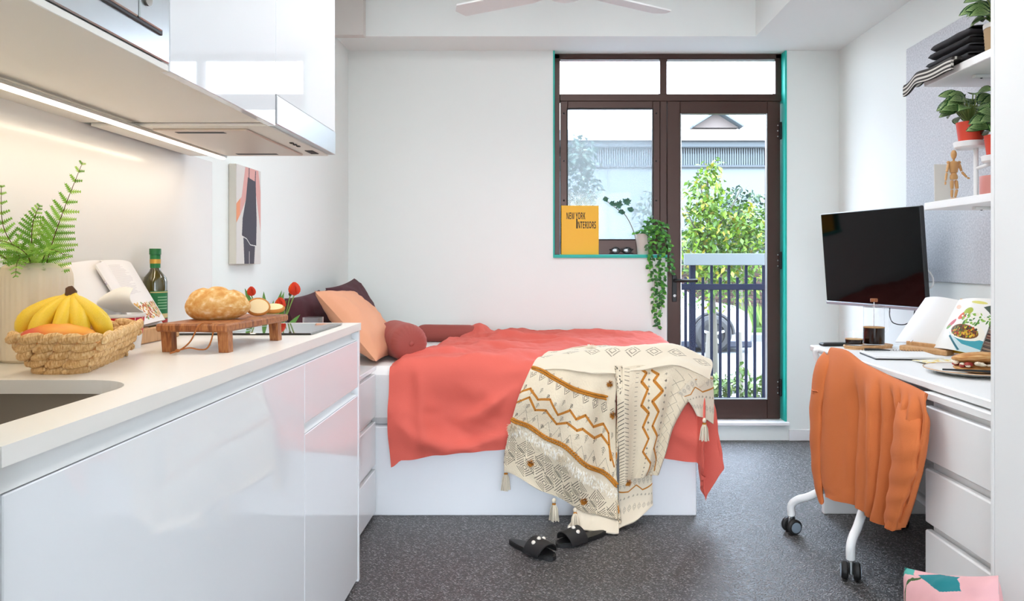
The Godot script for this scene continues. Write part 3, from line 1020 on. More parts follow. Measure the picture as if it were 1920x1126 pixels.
	wsolo("cable", "thin dark cable hanging in a loop below the monitor", "cable", tubed(curve([D(1.632, 0.90, 3.47), D(1.632, 0.86, 3.47), D(1.645, 0.83, 3.46), D(1.685, 0.825, 3.44), D(1.71, 0.85, 3.42), D(1.715, 0.90, 3.40)], 24), 0.0025, 6), M.soft_black, D(1.67, 0.82, 3.45))
	chair()


func chair() -> void:
	var c := thing("desk_chair", "white shell office chair on four castors pushed up to the desk", "chair", D(1.3, 0, 2.82))
	var back := func(u: float, v: float) -> Vector3:
		var z := lerpf(2.42, 3.085, u)
		var e := absf(u * 2.0 - 1.0)
		var y := lerpf(0.45, 0.70 + 0.055 * smoothstep(0.3, 1.0, u), v) 
		return D(1.208 - 0.018 * v + 0.05 * pow(e, 4.0) * 0.3 + 0.03 * (1.0 - v), y, z)
	var sh := MB.new()
	sh.sheet(back, 24, 12, 0.016)
	wpart(c, "backrest", sh, M.white)
	# rolled far end of the shell
	wpart(c, "back_rim", tubed(curve([D(1.195, 0.70, 2.44), D(1.19, 0.71, 2.6), D(1.188, 0.728, 2.85), D(1.172, 0.748, 3.06), D(1.15, 0.745, 3.10), D(1.165, 0.69, 3.105), D(1.19, 0.60, 3.09)], 30), 0.012, 10), M.white)
	var seat := func(u: float, v: float) -> Vector3:
		var x := lerpf(1.21, 1.62, u)
		var z := lerpf(2.62, 3.06, v)
		return D(x, 0.45 - 0.025 * sin(PI * v) * sin(PI * minf(u * 1.1, 1.0)), z)
	var se := MB.new()
	se.sheet(seat, 16, 16, 0.02, false)
	wpart(c, "seat", se, M.white)
	wpart(c, "hub", lathed([Vector2(0, 0.26), Vector2(0.045, 0.27), Vector2(0.04, 0.36), Vector2(0.09, 0.42), Vector2(0.09, 0.435), Vector2(0, 0.435)], 24, Transform3D(Basis(), D(1.31, 0.0, 2.87))), M.white)
	var feet := [[1.04, 3.07], [1.095, 2.62], [1.505, 3.12], [1.55, 2.66]]
	for f in feet:
		var p := Vector2(f[0], f[1])
		var m := Vector2(1.31, 2.87)
		var q := p.lerp(m, 0.22)
		var h := p.lerp(m, 0.5)
		var pts := curve([D(p.x, 0.072, p.y), D(p.x, 0.115, p.y), D(p.lerp(m, 0.08).x, 0.143, p.lerp(m, 0.08).y), D(q.x, 0.165, q.y), D(h.x, 0.23, h.y), D(m.x, 0.33, m.y)], 20)
		wpart(c, "leg", tubed(pts, 0.016, 10), M.white)
		var turn := 0.3 + p.x * 3.0
		if f[0] == 1.095:
			turn = 1.25
		var cs := Node3D.new()
		cs.name = "castor"
		c.add_child(cs, true)
		cs.position = D(p.x, 0, p.y) - c.position
		cs.rotation.y = turn
		for s in [-1.0, 1.0]:
			var wl := MB.new()
			wl.lathe([Vector2(0, -0.011), Vector2(0.026, -0.011), Vector2(0.031, -0.006), Vector2(0.031, 0.006), Vector2(0.026, 0.011), Vector2(0, 0.011)], 28, Transform3D(Basis(Vector3.RIGHT, PI / 2), Vector3(0.0, 0.031, s * 0.02)))
			part(cs, "wheel", wl, M.soft_black)
			var dsk := MB.new()
			dsk.lathe([Vector2(0, 0.0), Vector2(0.021, 0.0), Vector2(0.021, 0.003), Vector2(0, 0.004)], 24, Transform3D(Basis(Vector3.RIGHT, s * PI / 2), Vector3(0.0, 0.031, s * 0.031)))
			part(cs, "wheel_disc", dsk, mat("8a97a3", 0.4))
		var fk := MB.new()
		fk.box(Vector3(0, 0.045, 0), Vector3(0.03, 0.05, 0.014), 0.004)
		fk.tube([Vector3(0, 0.06, 0), Vector3(0, 0.085, 0)], 0.009, 10)
		part(cs, "fork", fk, M.steel)
	# sweatshirt hung over the backrest
	var rows := [
		[Vector3(1.200, 0.700, -2.985), Vector3(1.200, 0.705, -2.855), Vector3(1.200, 0.690, -2.712), Vector3(1.200, 0.675, -2.565), Vector3(1.195, 0.68, -2.445), Vector3(1.185, 0.69, -2.343), Vector3(1.175, 0.69, -2.28)],
		[Vector3(1.176, 0.764, -2.996), Vector3(1.176, 0.768, -2.861), Vector3(1.176, 0.742, -2.718), Vector3(1.176, 0.730, -2.569), Vector3(1.174, 0.722, -2.445), Vector3(1.172, 0.717, -2.343), Vector3(1.17, 0.71, -2.256)],
		[Vector3(1.145, 0.669, -2.974), Vector3(1.145, 0.679, -2.842), Vector3(1.145, 0.669, -2.690), Vector3(1.145, 0.666, -2.536), Vector3(1.145, 0.668, -2.407), Vector3(1.145, 0.674, -2.303), Vector3(1.145, 0.675, -2.214)],
		[Vector3(1.135, 0.521, -2.970), Vector3(1.135, 0.538, -2.832), Vector3(1.135, 0.556, -2.680), Vector3(1.135, 0.575, -2.518), Vector3(1.135, 0.595, -2.386), Vector3(1.135, 0.608, -2.290), Vector3(1.135, 0.624, -2.204)],
		[Vector3(1.130, 0.352, -2.968), Vector3(1.130, 0.381, -2.830), Vector3(1.130, 0.414, -2.672), Vector3(1.130, 0.452, -2.507), Vector3(1.130, 0.483, -2.379), Vector3(1.130, 0.506, -2.293), Vector3(1.130, 0.536, -2.222)],
		[Vector3(1.130, 0.240, -2.951), Vector3(1.130, 0.267, -2.825), Vector3(1.130, 0.297, -2.677), Vector3(1.130, 0.332, -2.519), Vector3(1.130, 0.363, -2.404), Vector3(1.130, 0.392, -2.326), Vector3(1.130, 0.441, -2.273)],
		[Vector3(1.130, 0.198, -2.919), Vector3(1.130, 0.214, -2.815), Vector3(1.130, 0.234, -2.681), Vector3(1.130, 0.240, -2.552), Vector3(1.130, 0.244, -2.453), Vector3(1.130, 0.262, -2.390), Vector3(1.130, 0.299, -2.354)],
	]
	var body := func(u: float, v: float) -> Vector3:
		var p := patch(rows, u, v)
		var k := smoothstep(0.2, 0.5, v)
		var f := 0.0
		for c2 in [[0.30, 0.03, 0.02], [0.40, 0.05, 0.022], [0.52, 0.022, 0.038], [0.63, 0.028, 0.03], [0.74, 0.02, 0.04], [0.82, 0.02, 0.026], [0.92, 0.03, 0.03]]:
			f += c2[2] * exp(-pow((u - c2[0] - 0.05 * (v - 0.5) * sin(c2[0] * 20.0)) / c2[1], 2.0))
		p.x += f * k * 1.3 - 0.014 * k * sin(u * 17.0)
		p.x += 0.008 * k * noise.get_noise_2d(u * 60.0, v * 40.0)
		return p
	var sw := thing("sweatshirt", "rust orange sweatshirt draped over the back of the desk chair", "sweatshirt", D(1.14, 0.2, 2.65))
	var sbm := MB.new()
	sbm.sheet(body, 70, 60, 0.008, false)
	wpart(sw, "body", sbm, M.rust)
	var slv := func(path: Array, wide: Array, flat: float, called: String) -> void:
		var sm := MB.new()
		var f := func(u: float, v: float) -> Vector3:
			var p: Vector3 = along(path, v)
			var w: float = along(wide, v)
			var a := u * TAU
			var wr := 1.0 + 0.07 * sin(v * 38.0 + 2.0 * sin(a)) * smoothstep(0.15, 0.4, v) + 0.06 * noise.get_noise_2d(a * 12.0, v * 50.0)
			return p + Vector3(cos(a) * w * flat * wr, 0.006 * sin(a * 2.0), sin(a) * w * wr)
		sm.sheet(f, 22, 44, 0.0, true)
		wpart(sw, called, sm, M.rust)
	slv.call([D(1.168, 0.745, 2.99), D(1.135, 0.68, 2.995), D(1.118, 0.52, 3.005), D(1.115, 0.36, 3.0), D(1.115, 0.24, 2.985), D(1.118, 0.165, 2.96)], [0.05, 0.058, 0.056, 0.05, 0.04, 0.026], 0.32, "sleeve")
	slv.call([D(1.155, 0.665, 2.33), D(1.14, 0.62, 2.30), D(1.13, 0.52, 2.30), D(1.128, 0.42, 2.33), D(1.127, 0.33, 2.37), D(1.13, 0.265, 2.40)], [0.05, 0.07, 0.07, 0.055, 0.042, 0.034], 0.4, "sleeve")
	# seams and hem
	wpart(sw, "seam", tubed(curve([D(1.112, 0.60, 3.03), D(1.102, 0.597, 3.005), D(1.108, 0.60, 2.965)], 12), 0.0025, 6), M.rust)
	var hem := []
	for k in 31:
		hem.append((body.call(k / 30.0, 0.93) as Vector3) + Vector3(-0.004, 0, 0))
	wpart(sw, "hem", tubed(hem, 0.003, 6), M.rust)


func foliage(b: MB, c: Vector3, r: Vector3, n: int, size: float, hues: Array) -> void:
	b.tinted = true
	for i in n:
		var v := Vector3(rng.randfn(), rng.randfn(), rng.randfn()).normalized() * pow(rng.randf(), 0.45)
		var p := c + v * r
		var dir := Vector3(rng.randfn(), rng.randfn() * 0.6 - 0.3, rng.randfn()).normalized()
		b.tint = Color(hues[rng.randi() % hues.size()]).srgb_to_linear()
		b.blade(p, dir, Vector3(rng.randfn() * 0.4, 1, rng.randfn() * 0.4), size * rng.randf_range(0.7, 1.3), size * 0.55, 0.5, 2, 0.25)


func outdoors() -> void:
	rng.seed = 77
	wsolo("road", "pale grey asphalt road beyond the garden fence", "road", slab(-14, 18, -0.6, -0.45, 6.7, 14.6, 0.0), mat("707375", 0.9), D(2, -0.45, 10), "", "structure")
	wsolo("ground", "strip of pale paving outside the glazed door", "paving", slab(-6, 8, -0.6, -0.10, 4.85, 6.7, 0.0), mat("605e59", 0.95), D(1, -0.1, 5.8), "", "structure")
	wsolo("kerb", "light concrete kerb along the far side of the road", "kerb", slab(-14, 18, -0.6, -0.30, 14.6, 14.9, 0.02), mat("6b6b6a", 0.9), D(2, -0.45, 14.7), "", "structure")
	wsolo("verge", "narrow verge of bright green grass behind the kerb", "grass", slab(-14, 18, -0.6, -0.22, 14.9, 17.0, 0.0), mat("3f581e", 0.95), D(2, -0.3, 16), "", "structure")
	var gr := MB.new()
	gr.tinted = true
	for i in 2600:
		gr.tint = Color(["496521", "556f2a", "36521a", "65712e"][rng.randi() % 4]).srgb_to_linear()
		gr.blade(D(rng.randf_range(1.5, 6.5), -0.22, rng.randf_range(14.95, 16.5)), Vector3(rng.randfn() * 0.3, 1, rng.randfn() * 0.3).normalized(), Vector3(0, 0, 1), rng.randf_range(0.2, 0.5), 0.04, 0.6, 2, 0.1)
	wsolo("tall_grass", "tall green grass growing along the far verge", "grass", gr, mat("ffffff", 0.8, {"vertex": true, "back": "4e6127"}), D(4, -0.22, 15.8), "", "stuff")
	# brick wall
	var bw := thing("garden_wall", "low purplish brown brick wall behind the grass verge", "wall", D(4, -0.22, 17.1))
	wpart(bw, "core", slab(1.0, 7.0, -0.22, 1.15, 17.05, 17.25, 0.0), mat("504944", 0.95))
	var bm := [mat("48332e", 0.9), mat("3e2b28", 0.9), mat("4f3b33", 0.9)]
	var bmesh := MB.new()
	bmesh.box(Vector3.ZERO, Vector3(0.23, 0.07, 0.05), 0.006)
	var bme := bmesh.mesh()
	for row in 14:
		for k in 13:
			var o := MeshInstance3D.new()
			o.name = "brick"
			o.mesh = bme
			o.material_override = bm[rng.randi() % 3]
			o.position = D(2.95 + k * 0.245 + (0.12 if row % 2 else 0.0), -0.15 + row * 0.088, 17.05) - bw.position
			bw.add_child(o, true)
	# house across the street
	var h := thing("house", "pale grey corrugated metal house with white roof across the street", "house", D(3, -0.4, 20))
	wpart(h, "wall", slab(-12, 16, -0.4, 4.0, 20.0, 24.0, 0.0), mat("656f73", 0.8))
	var rib := MB.new()
	for k in 150:
		rib.span(0.4 + k * 0.062, 0.43 + k * 0.062, 3.68, 4.14, 19.94, 20.0, 0.0)
	var ribs := wpart(h, "cladding_ribs", rib, mat("5b656a", 0.7))
	ribs.set_meta("kind", "stuff")
	wpart(h, "gutter", slab(-12, 16, 4.14, 4.30, 19.75, 20.0, 0.02), mat("4b555b", 0.6))
	wpart(h, "fascia", slab(-12, 16, 3.62, 3.69, 19.9, 20.0, 0.02), mat("444b50", 0.6))
	var rf := MB.new()
	rf.prism(PackedVector2Array([Vector2(-19.6, 4.3), Vector2(-26, 5.7), Vector2(-26, 4.3)]), Transform3D(Basis(Vector3.UP, -PI / 2), Vector3(16, 0, 0)), 28.0)
	wpart(h, "roof", rf, mat("7c7f81", 0.7))
	var gb := MB.new()
	gb.prism(PackedVector2Array([Vector2(-0.8, 0), Vector2(0.8, 0), Vector2(0, 0.5)]), Transform3D(Basis(), D(6.1, 5.72, 26.1)), 0.4)
	var gp := wpart(h, "gable", gb, mat("79706b", 0.9), "small brick gable")
	for s in [-1.0, 1.0]:
		var be := MB.new()
		be.box(D(6.1 + s * 0.42, 5.99, 25.6), Vector3(1.06, 0.07, 0.6), 0.01, Basis(Vector3.BACK, -s * 0.56))
		wpart(gp, "gable_eave", be, mat("586062", 0.7))
	for k in 3:
		wpart(h, "panel_joint", slab(0.5 + k * 1.35, 0.53 + k * 1.35, -0.2, 3.6, 19.98, 20.02, 0.0), mat("61686b", 0.8))
	wpart(h, "skirting_rail", slab(-12, 16, 1.55, 1.64, 19.92, 20.02, 0.01), mat("404f60", 0.6))
	# fence
	var f := thing("steel_fence", "navy blue steel bar fence with a pale grey top board", "fence", D(1.3, -0.1, 6.4))
	var navy := mat("0d1122", 0.8, {"spec": 0.25})
	wpart(f, "rail", slab(-0.6, 3.2, 0.872, 0.924, 6.38, 6.42, 0.004), navy)
	wpart(f, "rail", slab(-0.6, 3.2, -0.09, -0.05, 6.38, 6.42, 0.004), navy)
	wpart(f, "top_board", slab(1.235, 1.945, 1.083, 1.184, 6.33, 6.36, 0.004), mat("545b5c", 0.7))
	var tall := slab(-0.0105, 0.0105, -0.1, 1.10, -0.012, 0.012, 0.002).mesh()
	var low := slab(-0.0105, 0.0105, -0.1, 0.98, -0.012, 0.012, 0.002).mesh()
	for k in 44:
		var x := -0.45 + k * 0.0741
		var o := MeshInstance3D.new()
		o.name = "bar"
		o.mesh = tall if k % 2 == 0 else low
		o.material_override = navy
		f.add_child(o, true)
		o.position = D(x + 0.005, 0, 6.4) - f.position
	wpart(f, "post", slab(1.295, 1.335, -0.1, 1.12, 6.38, 6.44, 0.004), navy)
	wpart(f, "post", slab(-0.62, -0.57, -0.1, 1.12, 6.38, 6.44, 0.004), navy)
	wpart(f, "post", slab(3.17, 3.22, -0.1, 1.12, 6.38, 6.44, 0.004), navy)
	# trees
	var t1 := thing("street_tree", "young street tree with lime green leaves behind the fence", "tree", D(2.02, -0.45, 8.6))
	var bark := mat("504c42", 0.9)
	var tk := MB.new()
	tk.tube(curve([D(2.02, -0.45, 8.6), D(2.01, 0.3, 8.6), D(1.98, 0.9, 8.6), D(1.96, 1.5, 8.6), D(1.93, 2.1, 8.55)], 14), [0.05, 0.05, 0.048, 0.047, 0.046, 0.044, 0.04, 0.036, 0.032, 0.028, 0.024, 0.02, 0.016, 0.012, 0.008], 10)
	wpart(t1, "trunk", tk, bark)
	for q in [[1.98, 0.9, 2.45, 1.5], [1.97, 1.2, 1.65, 1.75], [1.96, 1.4, 2.3, 1.95], [1.96, 1.5, 1.8, 2.15], [1.98, 1.0, 1.6, 1.35], [1.98, 1.1, 2.6, 1.3]]:
		wpart(t1, "branch", tubed(curve([D(q[0], q[1], 8.6), D((q[0] + q[2]) / 2, (q[1] + q[3]) / 2 - 0.05, 8.5), D(q[2], q[3], 8.45)], 8), [0.02, 0.018, 0.016, 0.014, 0.012, 0.01, 0.008, 0.006, 0.004], 6), bark)
	var cr := MB.new()
	var lime := ["54721a", "66841f", "456414", "728c26", "37540f", "4c6c18", "83791f"]
	foliage(cr, D(1.9, 1.75, 8.5), Vector3(0.28, 0.42, 0.3), 620, 0.085, lime)
	foliage(cr, D(2.35, 1.45, 8.5), Vector3(0.38, 0.36, 0.35), 760, 0.085, lime)
	foliage(cr, D(1.85, 1.25, 8.45), Vector3(0.32, 0.34, 0.3), 560, 0.085, lime)
	foliage(cr, D(2.2, 1.0, 8.5), Vector3(0.55, 0.34, 0.3), 620, 0.08, lime)
	foliage(cr, D(1.97, 2.15, 8.5), Vector3(0.14, 0.16, 0.14), 90, 0.08, lime)
	foliage(cr, D(2.0, 0.75, 8.4), Vector3(0.5, 0.2, 0.25), 160, 0.07, lime)
	wpart(t1, "crown", cr, mat("ffffff", 0.55, {"vertex": true, "back": "607337"}))
	for s in [[1.86, 1.90], [2.26, 2.22]]:
		var st := MB.new()
		st.tube([D(s[0] - 0.03, -0.45, 8.2), D(s[1], 0.33, 8.3)], 0.035, 8)
		wsolo("tree_stake", ["pale round timber stake left of the young street tree", "pale round timber stake right of the young street tree"][0 if s[0] < 2 else 1], "stake", st, mat("605b52", 0.9), D(s[0], -0.45, 8.2), "timber tree stakes")
	var t2 := thing("pale_tree", "dusty green tree beside the house, seen through the window screen", "tree", D(0.7, -0.22, 15.5))
	wpart(t2, "trunk", tubed([D(0.55, -0.45, 15.5), D(0.6, 2.6, 15.5)], 0.07, 8), bark)
	var c2 := MB.new()
	foliage(c2, D(0.85, 3.2, 15.5), Vector3(0.42, 0.55, 0.4), 420, 0.15, ["3f554b", "4d6055", "32483e", "5a695e"])
	foliage(c2, D(0.98, 2.55, 15.5), Vector3(0.35, 0.4, 0.4), 260, 0.14, ["3f554b", "4d6055", "32483e"])
	foliage(c2, D(2.25, 2.15, 15.5), Vector3(0.3, 0.5, 0.3), 180, 0.14, ["4d6055", "5a695e"])
	wpart(t2, "crown", c2, mat("ffffff", 0.7, {"vertex": true, "back": "4e614e"}))
	var t3 := thing("dark_tree", "darker blue-green tree behind the young street tree", "tree", D(4.3, -0.22, 15.9))
	wpart(t3, "trunk", tubed([D(4.3, -0.22, 15.9), D(4.2, 2.0, 15.9)], 0.08, 8), bark)
	var c3 := MB.new()
	foliage(c3, D(4.3, 1.9, 15.9), Vector3(0.75, 0.85, 0.4), 900, 0.15, ["233d2a", "31492d", "1a3028", "455831"])
	foliage(c3, D(3.2, 1.5, 15.9), Vector3(0.4, 0.6, 0.4), 300, 0.15, ["233d2a", "31492d", "455831"])
	wpart(t3, "crown", c3, mat("ffffff", 0.7, {"vertex": true, "back": "3a4e3a"}))
	var hd := MB.new()
	for k in 9:
		foliage(hd, D(1.35 + k * 0.11, 0.02 + 0.06 * sin(k * 2.1), 6.62), Vector3(0.10, 0.15 + 0.06 * sin(k * 3.7), 0.08), 60, 0.075, ["5f7832", "6f8340", "506e27", "7b884f"])
	for k in 9:
		hd.tint = Color("454f24").srgb_to_linear()
		hd.tube([D(1.35 + k * 0.11, -0.45, 6.78), D(1.36 + k * 0.11, 0.1, 6.75)], 0.006, 5)
	wsolo("low_hedge", "bright green leafy shrubs growing at the foot of the fence", "shrub", hd, mat("ffffff", 0.5, {"vertex": true, "back": "607537"}), D(1.8, -0.45, 6.75))
	# parked car
	var car := thing("car", "white car parked across the road, partly hidden by the door frame", "car", D(1.2, -0.45, 13.2))
	var side := PackedVector2Array([Vector2(-1.3, 0.02), Vector2(3.45, 0.02), Vector2(3.62, -0.12), Vector2(3.66, 0.12)])
	side = PackedVector2Array([Vector2(3.62, -0.27), Vector2(3.66, 0.0), Vector2(3.60, 0.22), Vector2(3.35, 0.36), Vector2(2.75, 0.46), Vector2(2.05, 0.95), Vector2(1.2, 1.0), Vector2(0.2, 0.98), Vector2(-0.5, 0.55), Vector2(-1.1, 0.48), Vector2(-1.2, 0.1), Vector2(-1.15, -0.27)])
	var body := MB.new()
	body.prism(side, Transform3D(Basis(), D(0, 0, 14.4)), 1.6)
	wpart(car, "body", body, mat("8c8c8d", 0.2, {"coat": 1.0}))
	wpart(car, "bumper", slab(2.35, 3.66, -0.36, -0.24, 12.79, 14.4, 0.02), mat("161c2a", 0.5))
	for x in [2.98, -0.5]:
		var wl := MB.new()
		wl.lathe([Vector2(0, -0.1), Vector2(0.27, -0.1), Vector2(0.32, -0.06), Vector2(0.32, 0.06), Vector2(0.27, 0.1), Vector2(0.2, 0.1), Vector2(0.19, 0.05), Vector2(0, 0.05)], 32, Transform3D(Basis(Vector3.RIGHT, PI / 2), D(x, -0.13, 12.82)))
		var w := wpart(car, "wheel", wl, M.soft_black)
		for k in 5:
			var sp := MB.new()
			sp.box(D(x, -0.13, 12.74) + Vector3(cos(k * TAU / 5 + 0.3), sin(k * TAU / 5 + 0.3), 0) * 0.1, Vector3(0.2, 0.045, 0.02), 0.004, Basis(Vector3.BACK, k * TAU / 5 + 0.3))
			wpart(w, "spoke", sp, M.steel)
		var ar := []
		for k in 17:
			var a := PI * k / 16
			ar.append(D(x + 0.36 * cos(a), -0.13 + 0.36 * sin(a), 12.8))
		wpart(car, "wheel_arch", tubed(ar, 0.03, 6), M.soft_black)
	wpart(car, "side_window", slab(0.3, 1.9, 0.5, 0.88, 12.78, 12.81, 0.01), M.black_glass)


# ------------------------------------------------------------------ things on the countertop
func frond(parent: Node3D, pts: Array, reach: float, pairs: int, m: Material, face: Vector3) -> void:
	var b := MB.new()
	b.tinted = true
	b.tint = Color("6b5a30").srgb_to_linear()
	var path := curve(pts, 24)
	var rad := []
	for i in path.size():
		rad.append(0.0016 * (1.0 - 0.7 * i / path.size()))
	b.tube(path, rad, 5)
	for i in pairs:
		var t := 0.12 + 0.86 * i / (pairs - 1)
		var p: Vector3 = along(pts, t)
		var dir: Vector3 = (along(pts, minf(t + 0.03, 1.0)) - along(pts, t - 0.03)).normalized()
		var across := dir.cross(face).normalized()
		var l := reach * (1.0 - t * 0.86) * (0.75 + 0.25 * sin(t * PI))
		for s in [-1.0, 1.0]:
			var out: Vector3 = (across * s + dir * 0.55 + face * rng.randf_range(-0.15, 0.25)).normalized()
			var nl := maxi(4, int(l / 0.0042))
			b.tint = Color(["86b844", "9ccb58", "72a63a", "b2d66c"][rng.randi() % 4]).srgb_to_linear()
			for k in nl:
				var q := float(k) / nl
				var at := p + out * l * q - face * l * q * q * 0.18
				var w := (0.0026 + l * 0.23 * (1.0 - q * 0.9)) 
				var side := out.cross(face).normalized()
				for s2 in [-1.0, 1.0]:
					var tip: Vector3 = at + (side * s2 * 0.9 + out * 0.55).normalized() * w
					var e := out * l / nl * 0.62
					b.group += 1
					b.tri(at - e, at + e, tip) if s2 < 0 else b.tri(at - e, tip, at + e)
			b.tube([p, p + out * l], [0.0008, 0.0003], 3)
	wpart(parent, "frond", b, m)


func counter_things() -> void:
	var Y := 0.90
	rng.seed = 5
	# ribbed vase with fern
	var vz := thing("ribbed_vase", "cream ribbed ceramic vase standing against the splashback", "vase", D(-1.10, Y, 1.635))
	var vb := MB.new()
	var ribbed := func(a: float, y: float) -> float: return 1.0 + 0.022 * (0.5 + 0.5 * cos(a * 34.0)) * smoothstep(0.0, 0.02, y) * (1.0 - smoothstep(0.175, 0.195, y))
	var prof := [Vector2(0, 0), Vector2(0.062, 0), Vector2(0.068, 0.006)]
	for k in 14:
		prof.append(Vector2(0.0685, 0.012 + k * 0.0135))
	prof.append_array([Vector2(0.064, 0.202), Vector2(0.055, 0.209), Vector2(0.046, 0.212), Vector2(0.043, 0.208), Vector2(0.05, 0.19), Vector2(0.058, 0.02), Vector2(0, 0.015)])
	vb.lathe(prof, 204, Transform3D(), ribbed)
	part(vz, "body", vb, mat("f1e2c8", 0.55))
	var fe := thing("fern", "green fern fronds arching out of the cream ribbed vase", "fern", D(-1.10, Y + 0.2, 1.635))
	var fm := mat("ffffff", 0.55, {"vertex": true, "back": "7fa040"})
	frond(fe, [D(-1.085, 1.06, 1.63), D(-1.06, 1.14, 1.62), D(-1.02, 1.22, 1.60), D(-0.965, 1.325, 1.58)], 0.082, 15, fm, Vector3(0.1, 0.1, 1))
	frond(fe, [D(-1.10, 1.06, 1.63), D(-1.115, 1.12, 1.61), D(-1.14, 1.19, 1.59), D(-1.13, 1.275, 1.57)], 0.06, 13, fm, Vector3(0.3, 0.1, 1))
	frond(fe, [D(-1.10, 1.07, 1.62), D(-1.08, 1.125, 1.58), D(-1.085, 1.155, 1.52), D(-1.10, 1.16, 1.44)], 0.075, 13, fm, Vector3(0.1, 1, 0.35))
	frond(fe, [D(-1.10, 1.06, 1.63), D(-1.10, 1.15, 1.62), D(-1.09, 1.20, 1.61), D(-1.07, 1.235, 1.60)], 0.06, 12, fm, Vector3(0.2, 0.1, 1))
	frond(fe, [D(-1.09, 1.07, 1.62), D(-1.06, 1.125, 1.60), D(-1.03, 1.14, 1.58), D(-0.99, 1.125, 1.57)], 0.055, 11, fm, Vector3(0.1, 0.9, 0.6))
	frond(fe, [D(-1.10, 1.07, 1.62), D(-1.09, 1.12, 1.58), D(-1.075, 1.115, 1.54), D(-1.065, 1.085, 1.52)], 0.05, 10, fm, Vector3(0.1, 0.8, 0.7))
	frond(fe, [D(-1.12, 1.07, 1.62), D(-1.14, 1.12, 1.60), D(-1.155, 1.135, 1.56), D(-1.15, 1.12, 1.50)], 0.05, 10, fm, Vector3(0.1, 0.9, 0.6))
	# basket
	var rim := [Vector2(-1.005, 1.40), Vector2(-0.815, 1.40), Vector2(-0.935, 1.765), Vector2(-1.015, 1.71)]
	var foot := [Vector2(-0.972, 1.425), Vector2(-0.872, 1.425), Vector2(-0.95, 1.725), Vector2(-0.998, 1.685)]
	var bk := thing("wicker_basket", "woven wicker fruit basket on the countertop by the sink", "basket", D(-0.94, Y, 1.57))
	var outline := func(h: float) -> Array:
		var c4 := []
		for k in 4:
			c4.append(foot[k].lerp(rim[k], pow(h, 0.8)))
		var out := []
		for k in 4:
			var a: Vector2 = c4[k]
			var p: Vector2 = c4[(k + 3) % 4]
			var q: Vector2 = c4[(k + 1) % 4]
			var la := a.lerp(p, 0.035 / a.distance_to(p))
			var lb := a.lerp(q, 0.035 / a.distance_to(q))
			for j in 5:
				var t := j / 4.0
				out.append(la.lerp(a, t).lerp(a.lerp(lb, t), t))
		return out
	var fl := MB.new()
	var o0: Array = outline.call(0.05)
	for k in o0.size():
		fl.tri(D(-0.945, Y + 0.004, 1.56), D(o0[k].x, Y + 0.004, o0[k].y), D(o0[(k + 1) % o0.size()].x, Y + 0.004, o0[(k + 1) % o0.size()].y))
	wpart(bk, "bottom", fl, M.rattan)
	for row in 5:
		var h := row / 4.0
		var ring: Array = outline.call(h)
		var total := 0.0
		for k in ring.size():
			total += ring[k].distance_to(ring[(k + 1) % ring.size()])
		var count := int(total / 0.036)
		var rowb := MB.new()
		var y := Y + 0.007 + h * 0.063
		var k0 := 0
		var acc := 0.0
		for s in count:
			var want := total * (s + (0.5 if row % 2 else 0.0)) / count
			while acc + ring[k0 % ring.size()].distance_to(ring[(k0 + 1) % ring.size()]) < want:
				acc += ring[k0 % ring.size()].distance_to(ring[(k0 + 1) % ring.size()])
				k0 += 1
			var a: Vector2 = ring[k0 % ring.size()]
			var b2: Vector2 = ring[(k0 + 1) % ring.size()]
			var p := a.lerp(b2, (want - acc) / maxf(a.distance_to(b2), 1e-5))
			var dir := (b2 - a).normalized()
			var bs := Basis(Vector3(dir.x, 0, -dir.y), Vector3.UP, Vector3(dir.x, 0, -dir.y).cross(Vector3.UP)) * Basis(Vector3.BACK, 0.2 + rng.randf_range(-0.1, 0.1))
			rowb.ball(D(p.x, y + rng.randf_range(-0.001, 0.001), p.y), Vector3(0.0255, 0.0102, 0.0075) * rng.randf_range(0.92, 1.1), bs, 10)
		wpart(bk, "woven_row", rowb, M.rattan)
	# bananas
	var yel := noise_picture(128, 128, 5, 9, ["e9b91d", "f0c62c", "f2cf3c", "e2c736"], 61, 3)
	rng.seed = 15
	for k in 40:
		blot(yel, rng.randf() * 128, rng.randf() * 128, rng.randf_range(0.6, 1.6), Color("9a6b22"))
	var ban := mat("ffffff", 0.45, {"tex": tex(yel)})
	var bn := thing("banana_bunch", "bunch of yellow bananas standing in the wicker basket", "bananas", D(-0.945, 0.93, 1.52))
	var crown := D(-0.953, 1.052, 1.52)
	for q in [[-1.012, 0.965, 1.475, -0.03], [-0.975, 0.955, 1.455, -0.012], [-0.935, 0.945, 1.46, 0.012], [-0.905, 0.945, 1.475, 0.03], [-0.875, 0.955, 1.51, 0.045]]:
		var e := D(q[0], q[1], q[2])
		var mid := crown.lerp(e, 0.5) + Vector3(q[3] * 0.75, -0.002, 0.022)
		var pts := curve([crown + Vector3(q[3] * 0.2, -0.004, 0), crown + Vector3(q[3] * 0.5, -0.018, 0.012), mid, e + Vector3(0, 0.014, 0.004), e + Vector3(-q[3] * 0.2, -0.004, -0.008)], 16)
		wpart(bn, "banana", tubed(pts, [0.005, 0.006, 0.0075, 0.010, 0.0135, 0.016, 0.0172, 0.0178, 0.018, 0.018, 0.0178, 0.0172, 0.016, 0.0135, 0.0095, 0.006, 0.004], 9), ban)
	var st := MB.new()
	st.tube([crown + Vector3(0, -0.01, 0.002), crown + Vector3(0.001, 0.002, 0), crown + Vector3(-0.004, 0.009, -0.002)], [0.011, 0.011, 0.008], 7)
	wpart(bn, "stem", st, mat("5a3a22", 0.8), "dark brown stem")
	var man := noise_picture(128, 64, 2, 2, ["d9583a", "e88a35", "f0a73e"], 71, 2)
	var mg := MB.new()
	mg.ball(Vector3(0, 0.03, 0), Vector3(0.072, 0.03, 0.036), Basis(Vector3.UP, 0.1), 24)
